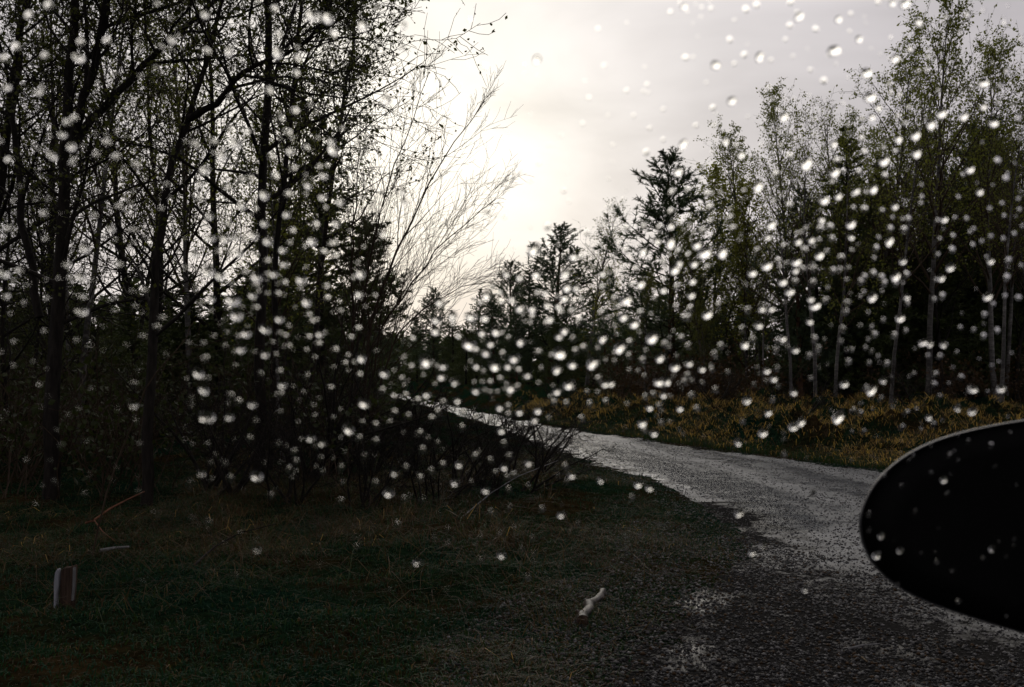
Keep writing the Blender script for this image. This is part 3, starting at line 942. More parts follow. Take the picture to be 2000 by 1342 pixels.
tp, tb, tk_ = tussocks(sample(520, 12, 29, 1000, 2150, lambda x, y: (sdist(x, y) < -0.45) & (beyond(x, y) > 0.0) & (sdist(x, y) > -10), 47, 1.1), 150, 0.36, 147)
blades("dead_grass", "golden dead grass in tussocks along the far verge", tp, 0.05, 0.13, 0.009, [M_STRAW, M_STRAW2, M_BROWN, M_GRASS, M_MOSS], [6, 2.5, 2.2, 1.5, 1.2], 48, 1.2, bias=tb, hk=0.6 + 0.4 * tk_)
blades("dead_grass", "short matted dead grass between the far verge's tussocks", sample(26000, 12, 28, 1000, 2150, lambda x, y: farside(x, y) & (sdist(x, y) > -9), 247, 1.1), 0.05, 0.15, 0.010, [M_STRAW, M_STRAW2, M_BROWN, M_MOSS, M_GRASS], [2, 1.5, 4, 3, 3], 248, 1.2)
blades("grass", "green fringe of grass along the road's far edge", sample(9000, 9, 30, 950, 2150, lambda x, y: (sdist(x, y) < 0.05) & (sdist(x, y) > -0.45) & (y > np.interp(x, far_line[:, 0], far_line[:, 1]) - 0.3), 49, 1.1), 0.04, 0.12, 0.008, [M_GRASS, M_MOSS, M_STRAW2], [4, 2, 1], 50)

# --- loose gravel and litter on the road
def pebbles(name, label, pts, lo, hi, mats, weights, seed, kindlabel="gravel"):
    nr = np.random.default_rng(seed)
    n = len(pts)
    ico = np.array([(1, 0, 0), (-1, 0, 0), (0, 1, 0), (0, -1, 0), (0, 0, 1), (0, 0, -1)], float)
    fc = np.array([(0, 2, 4), (2, 1, 4), (1, 3, 4), (3, 0, 4), (2, 0, 5), (1, 2, 5), (3, 1, 5), (0, 3, 5)])
    s = lo + (hi - lo) * nr.random(n) ** 3
    V = ico[None] * s[:, None, None] * nr.uniform(0.5, 1.2, (n, 6, 1)) * np.array([1, 1, .6])
    a = nr.uniform(0, 6.28, n); c, sn = np.cos(a), np.sin(a)
    X = V[:, :, 0] * c[:, None] - V[:, :, 1] * sn[:, None]; Y = V[:, :, 0] * sn[:, None] + V[:, :, 1] * c[:, None]
    z = -0.002 + 0.010 * wob(pts[:, 0] * 1.3 + 5, pts[:, 1] * 1.3)
    z = np.maximum(z, ground_z(pts[:, 0], pts[:, 1]))
    V = np.stack([X + pts[:, 0][:, None], Y + pts[:, 1][:, None], V[:, :, 2] + (z + s * 0.15)[:, None]], -1).reshape(-1, 3)
    F = (np.arange(n)[:, None, None] * 6 + fc[None]).reshape(-1, 3)
    mi = np.repeat(nr.choice(len(mats), n, p=np.array(weights) / sum(weights)), 8)
    me = make_mesh(name, V, F, mats, mi, smooth=True)
    return tag(link(name, me), label, kindlabel, kind="stuff")
onroad = lambda x, y: sdist(x, y) > np.where(y < 8, -0.55, -0.05) - 0.2 * np.abs(wob(x * 2, y * 2))
layz = lambda x, y: (y - 7.15 + 2.5 * (x - 1.62)) / 2.69
pebbles("gravel", "loose dark gravel strewn over the lay-by beside the car", sample(52000, 3.0, 12, 850, 2150, lambda x, y: onroad(x, y) & (layz(x, y) < -0.2 + 0.5 * wob(x * 3, y * 3)), 51, 1.4), 0.003, 0.016, [M_STONE, M_STONE2, M_BROWN], [6, 1.5, 1.5], 52)
pebbles("gravel", "loose wet gravel scattered along the lane", sample(46000, 3.5, 22, 850, 2250, lambda x, y: onroad(x, y) & (layz(x, y) > -0.6), 151, 1.2), 0.003, 0.014, [M_STONE2, M_STONE], [3, 2], 152)
blades("litter", "dead leaves and bits of straw trodden into the track's edge", sample(26000, 3.0, 9.5, 800, 1800, lambda x, y: (sdist(x, y) > -0.9) & (sdist(x, y) < 2.2), 53, 1.3), 0.012, 0.04, 0.006, [M_BROWN, M_STRAW2, M_MOSS, M_GRASS], [4, 1.2, 3, 2], 54, 2.2, "litter")

def puddle(name, label, px, py, rx_, ry_, rot, seed):
    rng = random.Random(seed)
    x, y = gp(px, py)
    n = 36; V = [(0, 0, 0.0)]; 
    ph = [rng.uniform(0, 6.28) for _ in range(5)]
    for i in range(n):
        a = 2 * math.pi * i / n
        k = 1 + sum(0.16 / (j + 1) * 2 * math.sin((j + 2) * a + ph[j]) for j in range(5)) * 0.5
        lx, ly = rx_ * k * math.cos(a), ry_ * k * math.sin(a)
        V.append((lx * math.cos(rot) - ly * math.sin(rot), lx * math.sin(rot) + ly * math.cos(rot), 0))
    F = np.array([(0, 1 + i, 1 + (i + 1) % n) for i in range(n)])
    o = link(name, make_mesh(name, np.array(V), F, [M_WATER]), None, (x, y, -0.004 + 0.010 * float(wob(x * 1.3 + 5, y * 1.3)) + 0.003))
    return tag(o, label, "puddle")
puddle("puddle", "small bright puddle on the gravel nearest the fallen log", 1358, 1188, 0.07, 0.045, 0.3, 1)
puddle("puddle", "narrow puddle at the mossy tip where gravel meets grass", 1392, 1105, 0.10, 0.03, 0.2, 2)

# ------------------------------------------------------------------ near shrubs, sapling, fallen wood
def bush(name, label, px, py, seed, H, stems, lean, spec_d=1.0, cat="shrub"):
    rng = random.Random(seed)
    x, y = gp(px, py)
    st = []
    for k in range(stems):
        a = rng.uniform(0, 6.28)
        d = Vector((math.cos(a) * 0.6 + lean[0], math.sin(a) * 0.5 + lean[1], 0.9)).normalized()
        p, r = walk(rng, Vector((rng.gauss(0, .06), rng.gauss(0, .06), -0.04)), d, H * rng.uniform(.7, 1.15), 0.011 * H + 0.003, 0.003, 9, 0.12, 0.01)
        st.append((p, r))
    s = shrub_spec(H, spec_d); s.ang = [42, 42, 42]; s.wander = [.13, .15, .17]; s.n = [8, 5, 3]; s.rmin = 0.0026
    s.trunk_mat = M_BARK; s.twig_mat = M_BARK
    parts = tree_meshes(seed, s, st)
    root = empty(name, (x, y, gz(x, y)))
    link("stem", parts["trunk"], root); link("branches", parts["branches"], root)
    return tag(root, label, cat)
bush("bare_shrub", "bare shrub whose twigs reach out over the shining road", 1010, 985, 61, 0.95, 6, (0.75, 0.0))
bush("bare_shrub", "low bare shrub crossing in front of the road's near edge", 900, 960, 62, 1.1, 6, (0.35, 0.0))
bush("bare_shrub", "bare shrub of upright stems in the tawny grass", 800, 950, 63, 1.3, 8, (0.1, 0.0))
bush("bare_shrub", "bare shrub at the foot of the tall twiggy shrub", 720, 940, 64, 1.6, 9, (0.1, 0.0))
for bx_, by_, sd_, bh_, bl_ in ((1060, 950, 71, 0.9, "bare shrub nearest the gravel's mossy tip, its twigs across the road"), (955, 930, 72, 1.0, "tangle of bare twigs before the road's shining edge"),
                                (850, 925, 73, 1.05, "tall tangle of bare twigs in front of the far road"), (760, 905, 74, 1.2, "bare bushy stems hiding the road's far end"), (660, 930, 75, 1.8, "bare bushy stems below the dense spruce"),
                                (560, 1000, 76, 0.9, "small bare bush in the dim verge below the straight stem"), (700, 1005, 77, 0.8, "small bare bush in the dim verge below the twiggy shrub"),
                                (850, 1000, 78, 0.7, "low bare bush at the front of the tawny patches"), (450, 990, 79, 1.2, "dark bare bush between the forked tree and the straight stem"),
                                (960, 990, 80, 0.7, "low bare bush between the tawny patches and the gravel")):
    bush("bare_shrub", bl_, bx_, by_, sd_, bh_, 8, (0.3, 0.0), 1.3)
bush("bare_shrub", "dark bare shrub in front of the straight tree stem", 590, 960, 65, 1.7, 9, (0.15, 0.0))
bush("bare_shrub", "dark bare shrub in the shade by the forked tree", 400, 970, 66, 1.5, 8, (0.0, 0.0))
bush("bare_shrub", "spindly bare bush on the far verge beside the road", 1395, 838, 67, 1.0, 5, (0.0, 0.0))
bush("bare_shrub", "spindly bare bush on the far verge below the pale birch stems", 1560, 858, 68, 1.1, 5, (0.1, 0.0))
bush("bare_shrub", "thin bare bush on the far verge nearest the wing mirror", 1790, 862, 69, 1.2, 5, (0.0, 0.0))
bush("bare_shrub", "small bare bush on the grassy far corner of the bend", 1100, 822, 70, 1.1, 6, (0.1, 0.0))

def pxtube(lines, dfun, name, label, cat, material, sides=6):
    root_pts = None
    ls = []
    for pts, ds, r0, r1 in lines:
        P = [qp(x, y, d) for (x, y), d in zip(pts, ds)]
        n = len(P)
        ls.append((P, [r0 + (r1 - r0) * i / (n - 1) for i in range(n)]))
    o0 = ls[0][0][0].copy()
    root = empty(name, o0)
    for i, (P, r) in enumerate(ls):
        V, F = tube_arrays([([p - o0 for p in P], r, sides)])
        link("stem" if i == 0 else "twig", make_mesh("stem" if i == 0 else "twig", V, F, [material]), root)
    return tag(root, label, cat)
pxtube([([(176, 1112), (190, 1040), (208, 965), (228, 905), (262, 820), (283, 762), (306, 727), (340, 690), (366, 658), (370, 640), (384, 624)], [6.3, 6.3, 6.3, 6.3, 6.3, 6.3, 6.3, 6.3, 6.35, 6.4, 6.4], 0.0065, 0.002),
        ([(340, 690), (400, 674), (455, 657), (512, 640), (560, 618), (640, 590)], [6.3, 6.3, 6.35, 6.4, 6.5, 6.6], 0.0025, 0.0012),
        ([(306, 727), (380, 700), (470, 672), (560, 680)], [6.3, 6.25, 6.2, 6.2], 0.0022, 0.0011)], None, "sapling", "thin bare sapling arching up in front of the dark wood", "sapling", M_TWIG)

def ground_stick(name, label, pts, r0, r1, material, side=None, cat="branch"):
    """pts: pixel polyline lying on the ground with lift"""
    def conv(q):
        out = []
        for (px, py, lift) in q:
            x, y = gp(px, py)
            out.append(Vector((x, y, max(gz(x, y), -0.004) + lift)))
        return out
    P = conv(pts); o0 = P[0].copy()
    root = empty(name, o0)
    V, F = tube_arrays([([p - o0 for p in P], [r0 + (r1 - r0) * i / (len(P) - 1) for i in range(len(P))], 6)])
    link("stem", make_mesh("stem", V, F, [material]), root)
    for s in side or []:
        Q = conv(s)
        V, F = tube_arrays([([p - o0 for p in Q], [r1 * 1.1 - r1 * 0.6 * i / (len(Q) - 1) for i in range(len(Q))], 5)])
        link("twig", make_mesh("twig", V, F, [material]), root)
    return tag(root, label, cat)
ground_stick("fallen_branch", "reddish broken branch lying in the dark near verge", [(168, 1036, .02), (184, 1043, .05), (215, 1026, .08), (250, 1010, .11), (282, 996, .15)], 0.010, 0.005, M_REDTWIG,
             [[(184, 1043, .05), (200, 1058, .03), (224, 1074, .02)]])
ground_stick("fallen_branch", "grey barkless branch lying behind the wooden stake", [(195, 1103, .02), (222, 1099, .04), (252, 1094, .05)], 0.012, 0.007, M_GREYTWIG)
ground_stick("twig", "pale twig lying on the wet gravel below the mirror", [(1655, 1271, .012), (1685, 1266, .018), (1718, 1261, .012)], 0.006, 0.003, M_GREYTWIG, cat="twig")
ground_stick("twig", "short tawny twig on the gravel nearest the picture's bottom", [(1683, 1286, .010), (1694, 1296, .012)], 0.005, 0.003, M_STRAW2, cat="twig")
ground_stick("fallen_branch", "thin dark branch resting on tussocks in the middle of the verge", [(380, 1130, .02), (420, 1104, .10), (470, 1100, .16), (540, 1096, .2)], 0.008, 0.003, M_BARK)
ground_stick("fallen_branch", "pale dry stalk leaning over the moss near the verge's centre", [(900, 1030, .02), (960, 1000, .08), (1010, 985, .14), (1090, 960, .2)], 0.007, 0.003, M_GREYTWIG)

# --- knobby birch log
def log():
    rng = random.Random(9)
    # lies on the moss, thick cut end towards the car
    key = [(1143, 1216, .020, .0215), (1142, 1207, .028, .0200), (1146, 1201, .032, .0165), (1152, 1194, .033, .0190), (1153, 1188, .034, .0155), (1151, 1181, .036, .0200), (1155, 1176, .040, .0150),
           (1162, 1170, .044, .0125), (1168, 1163, .046, .0150), (1170, 1157, .046, .0115), (1172, 1150, .05, .0130), (1174, 1146, .05, .009)]
    P, rr = [], []
    for px, py, lift, r in key:
        x, y = gp(1157 + (px - 1157) * 1.35, 1182 + (py - 1182) * 0.85 + 14)
        rr.append(r * 1.45); P.append(Vector((x, y, gz(x, y) + rr[-1] * 0.8)))
    o0 = P[0].copy(); o0.z -= 0.02
    root = empty("birch_log", o0)
    m, t, b, o = mat("log_bark")
    f = noise(t, 1.0, 4, 0.6, objvec(t, (38, 16, 38)))
    t.links.new(ramp(t, f, [(0.43, (0.014, 0.010, 0.008)), (0.53, (0.026, 0.019, 0.014)), (0.66, (0.085, 0.068, 0.055))]), b.inputs["Base Color"])
    b.inputs["Roughness"].default_value = 0.45
    bump(t, b, f, 0.6, 0.006)
    V, F = tube_arrays([([p - o0 for p in P], rr, 12)])
    V = V + np.random.default_rng(4).normal(0, 0.0012, V.shape)
    link("bark", make_mesh("bark", V, F, [m]), root)
    for idx, nm in ((0, "cut_end"), (-1, "tip")):
        ring = V[:12] if idx == 0 else V[-12:]
        c = ring.mean(0)
        out_ = (V[:12].mean(0) - V[12:24].mean(0)) if idx == 0 else (V[-12:].mean(0) - V[-24:-12].mean(0))
        c2 = c + out_ / np.linalg.norm(out_) * 0.003
        Vc = np.vstack([ring, c2[None]])
        Fc = np.array([(i, (i + 1) % 12, 12) for i in range(12)])
        link(nm, make_mesh(nm, Vc, Fc, [M_WOOD]), root)
    p = P[1] - o0
    d = Vector((-0.6, 0.1, 0.7)).normalized()
    Vn, Fn = tube_arrays([([p, p + d * (rr[1] + .006), p + d * (rr[1] + .016)], [0.012, 0.009, 0.003], 7)])
    link("knot", make_mesh("knot", Vn, Fn, [m]), root)
    tag(root, "knobby pale birch log lying on the dark moss near the gravel", "log")
log()

# --- weathered stake with a pale split side
def stake():
    x, y = gp(124, 1196)
    z = gz(x, y)
    s = y / F_PX            # metres per photograph pixel here
    root = empty("wooden_stake", (x, y, z - 0.02))
    def slab(name, prof, thick, y0, material, bevel=0.004):
        n = len(prof)
        pf = [((px - 124) * s, (1196 - py) * s + 0.02) for px, py in prof]
        V = [(a, y0, b) for a, b in pf] + [(a, y0 + thick, b) for a, b in pf]
        F = [tuple(range(n)), tuple(reversed(range(n, 2 * n)))] + [(i + n, (i + 1) % n + n, (i + 1) % n, i) for i in range(n)]
        me = bpy.data.meshes.new(name); me.from_pydata(V, [], F); me.materials.append(material); me.update()
        o = link(name, me, root)
        bv = o.modifiers.new("bevel", "BEVEL"); bv.width = bevel; bv.segments = 2
        return o
    slab("stake_body", [(116, 1202), (117, 1150), (119, 1120), (124, 1113), (134, 1113), (143, 1109), (144, 1120), (142, 1160), (139, 1202)], 0.05, 0.0, M_WOOD)
    slab("split_face", [(106, 1200), (107, 1170), (107, 1140), (109, 1122), (114, 1114), (116, 1116), (115, 1150), (112, 1165), (111, 1200)], 0.035, -0.012, M_WOODW)
    slab("pale_edge", [(143.4, 1112), (145, 1118), (144, 1150), (141, 1178), (140, 1176), (142, 1150)], 0.03, -0.006, M_GREYTWIG, 0.002)
    tag(root, "short weathered wooden stake with a pale split side in the dark verge", "stake")
stake()

# ------------------------------------------------------------------ the car: door, window, wing mirror
U = Vector((math.cos(math.radians(15)), math.sin(math.radians(15)), 0))          # forward along the car
OUT = Vector((-U.y, U.x, 0))                                                     # outwards
tl_ = math.radians(14)
VUP = (Vector((0, 0, 1)) * math.cos(tl_) - OUT * math.sin(tl_)).normalized()     # the glass leans in at the top
NRM = U.cross(VUP).normalized()
if NRM.dot(OUT) < 0:
    NRM = -NRM
PC = Vector((0.0, 0.45, CAM_H))                                                  # outer face of the glass
CARM = Matrix((U, OUT, Vector((0, 0, 1)))).transposed().to_4x4()
car = empty("car", (PC.x, PC.y, 0))
car.rotation_euler = CARM.to_euler()
bpy.context.view_layer.update()
tag(car, "dark car whose rain-spotted side window and black wing mirror frame the view", "car")
def black(name, c, rough, coat=0.0, spec=0.5):
    m, t, b, o = mat(name)
    f = noise(t, 60.0, 3, 0.5, objvec(t))
    t.links.new(ramp(t, f, [(0.3, tuple(x * .8 for x in c)), (0.7, tuple(x * 1.2 for x in c))]), b.inputs["Base Color"])
    b.inputs["Roughness"].default_value = rough
    b.inputs["Coat Weight"].default_value = coat
    b.inputs["Specular IOR Level"].default_value = spec
    return m
M_PAINT = black("dark_car_paint", (0.012, 0.012, 0.013), 0.35, 0.6)
M_PLASTIC = black("black_plastic", (0.003, 0.003, 0.003), 0.6, 0.0, 0.08)
M_RUBBER = black("rubber_seal", (0.008, 0.008, 0.008), 0.8, 0.0, 0.2)
M_SHELL = black("mirror_shell", (0.025, 0.025, 0.028), 0.45, 0.35)
mg, tg, bgn, og = mat("window_glass")
tg.nodes.remove(bgn)
tr = node(tg, "ShaderNodeBsdfTransparent")
tr.inputs["Color"].default_value = (0.955, 0.965, 0.955, 1)
tg.links.new(tr.outputs[0], og.inputs["Surface"])

def carpart(name, me, parent=None):
    """mesh given in world coordinates, made a part of the car (or of a part of it)"""
    o = link(name, me)
    o.parent = parent or car
    inv = (parent or car).matrix_world.inverted()
    me.transform(inv)
    return o
def pl2(u, v, n=0.0):             # a point on the window's own plane
    return PC + U * u + VUP * v + NRM * n
# glass: a pane 4 mm thick
u0, u1, v0, v1 = -0.42, 0.52, -0.24, 0.30
c = [pl2(u0, v0), pl2(u1, v0), pl2(u1 - 0.16, v1), pl2(u0, v1)]
Vg = [tuple(p) for p in c] + [tuple(p - NRM * 0.004) for p in c]
Fg = np.array([(0, 1, 2, 3), (7, 6, 5, 4), (1, 0, 4, 5), (2, 1, 5, 6), (3, 2, 6, 7), (0, 3, 7, 4)])
carpart("window_glass", make_mesh("window_glass", np.array(Vg), Fg, [mg], smooth=False))
# frame round it: seal, pillars, roof rail
def bar(name, a, b, wdt, dep, material):
    d = (b - a).normalized()
    s = d.cross(NRM).normalized()
    V = []
    for p in (a, b):
        for i, j in ((-1, -1), (1, -1), (1, 1), (-1, 1)):
            V.append(tuple(p + s * i * wdt / 2 + NRM * (j * dep / 2)))
    F = np.array([(0, 1, 2, 3), (7, 6, 5, 4), (0, 4, 5, 1), (1, 5, 6, 2), (2, 6, 7, 3), (3, 7, 4, 0)])
    o = carpart(name, make_mesh(name, np.array(V), F, [material], smooth=False))
    bv = o.modifiers.new("bevel", "BEVEL"); bv.width = 0.008; bv.segments = 2
    return o
bar("window_seal", pl2(u0 - .02, v0 - .012), pl2(u1 + .02, v0 - .012), 0.026, 0.03, M_RUBBER)
bar("roof_rail", pl2(u0 - .3, v1 + .045), pl2(u1 - .15, v1 + .045), 0.09, 0.06, M_PAINT)
bar("windscreen_pillar", pl2(u1 + .05, v0), pl2(u1 - .115, v1 + .0), 0.07, 0.06, M_PAINT)
bar("door_pillar", pl2(u0 - .045, v0), pl2(u0 - .045, v1), 0.09, 0.06, M_PAINT)
# door skin below the window: a gently bulging panel
nu, nv = 24, 14
V = []
for j in range(nv):
    t = j / (nv - 1)
    for i in range(nu):
        u = -0.55 + 1.25 * i / (nu - 1)
        top = pl2(u, v0 - 0.03, 0.004)
        bulge = 0.06 * math.sin(math.pi * min(1, t * 1.25)) 
        V.append(tuple(Vector((top.x, top.y, 0)) + OUT * bulge + Vector((0, 0, top.z + (0.30 - top.z) * t))))
V = np.array(V); F = grid_faces(nv, nu)
dr = carpart("door", make_mesh("door", V, F, [M_PAINT]))
sl = dr.modifiers.new("thickness", "SOLIDIFY"); sl.thickness = 0.02
hv = pl2(-0.42, v0 - 0.10, 0.055)
Vh, Fh = tube_arrays([([hv, hv + U * .02 + OUT * .03, hv + U * .13 + OUT * .03, hv + U * .15], [0.012, 0.013, 0.013, 0.012], 8)])
hd = link("handle", make_mesh("handle", Vh, Fh, [M_SHELL])); hd.parent = dr
hd.data.transform(car.matrix_world.inverted())
# wing mirror
bpy.context.view_layer.update()
outline = [(1672, 1032), (1675, 1000), (1688, 966), (1712, 930), (1748, 897), (1795, 869), (1850, 848), (1920, 831), (2000, 817), (2090, 808), (2180, 806), (2260, 815), (2310, 850), (2330, 920),
           (2335, 1020), (2325, 1120), (2300, 1200), (2250, 1255), (2180, 1278), (2100, 1268), (2000, 1240), (1900, 1210), (1800, 1176), (1742, 1145), (1702, 1108), (1681, 1070)]
MD = 0.78
on = [qp(px, py, MD) for px, py in outline]
mc = sum(on, Vector()) / len(on)
def ringat(scale, dy, tgt=None):
    tgt = tgt or mc
    return [tgt + (p - tgt) * scale + Vector((0.75 * max(dy, 0), dy, -0.12 * max(dy, 0))) for p in on]
n = len(on)
def loft(name, rings, material, cap0=False, cap1=False, parent=None):
    V = [tuple(p) for r in rings for p in r]
    F4 = np.array([(k * n + i, k * n + (i + 1) % n, (k + 1) * n + (i + 1) % n, (k + 1) * n + i) for k in range(len(rings) - 1) for i in range(n)])
    fs = [F4]
    tri = []
    if cap0:
        V.append(tuple(sum(rings[0], Vector()) / n)); q = len(V) - 1
        tri += [(q, (i + 1) % n, i) for i in range(n)]
    if cap1:
        V.append(tuple(sum(rings[-1], Vector()) / n)); q = len(V) - 1; b = (len(rings) - 1) * n
        tri += [(q, b + i, b + (i + 1) % n) for i in range(n)]
    if tri:
        fs.append(np.array(tri))
    return carpart(name, make_mesh(name, np.array(V), fs, [material]), parent)
mirror = empty("wing_mirror", mc); mirror.parent = car
mirror.matrix_parent_inverse = car.matrix_world.inverted()
bpy.context.view_layer.update()
h = loft("mirror_shell", [ringat(0.978, -0.002), ringat(0.986, -0.004), ringat(0.996, -0.001), ringat(1.0, 0.005), ringat(0.995, 0.03), ringat(0.95, 0.06), ringat(0.82, 0.085), ringat(0.55, 0.10), ringat(0.2, 0.106)], M_SHELL, cap1=True, parent=mirror)
h.modifiers.new("smooth", "SUBSURF").render_levels = 2
loft("mirror_face", [ringat(0.3, 0.001), ringat(0.7, 0.0005), ringat(0.974, -0.001), ringat(0.980, 0.008)], M_PLASTIC, cap0=True, parent=mirror)
a0 = mc + Vector((0.17, 0.03, -0.02)); a1 = pl2(0.44, v0 - .05, 0.02)
Va, Fa = tube_arrays([([a0, a0.lerp(a1, .4) + Vector((0, .01, -.01)), a1], [0.035, 0.03, 0.04], 12)])
carpart("mirror_arm", make_mesh("mirror_arm", Va, Fa, [M_PLASTIC]), mirror)

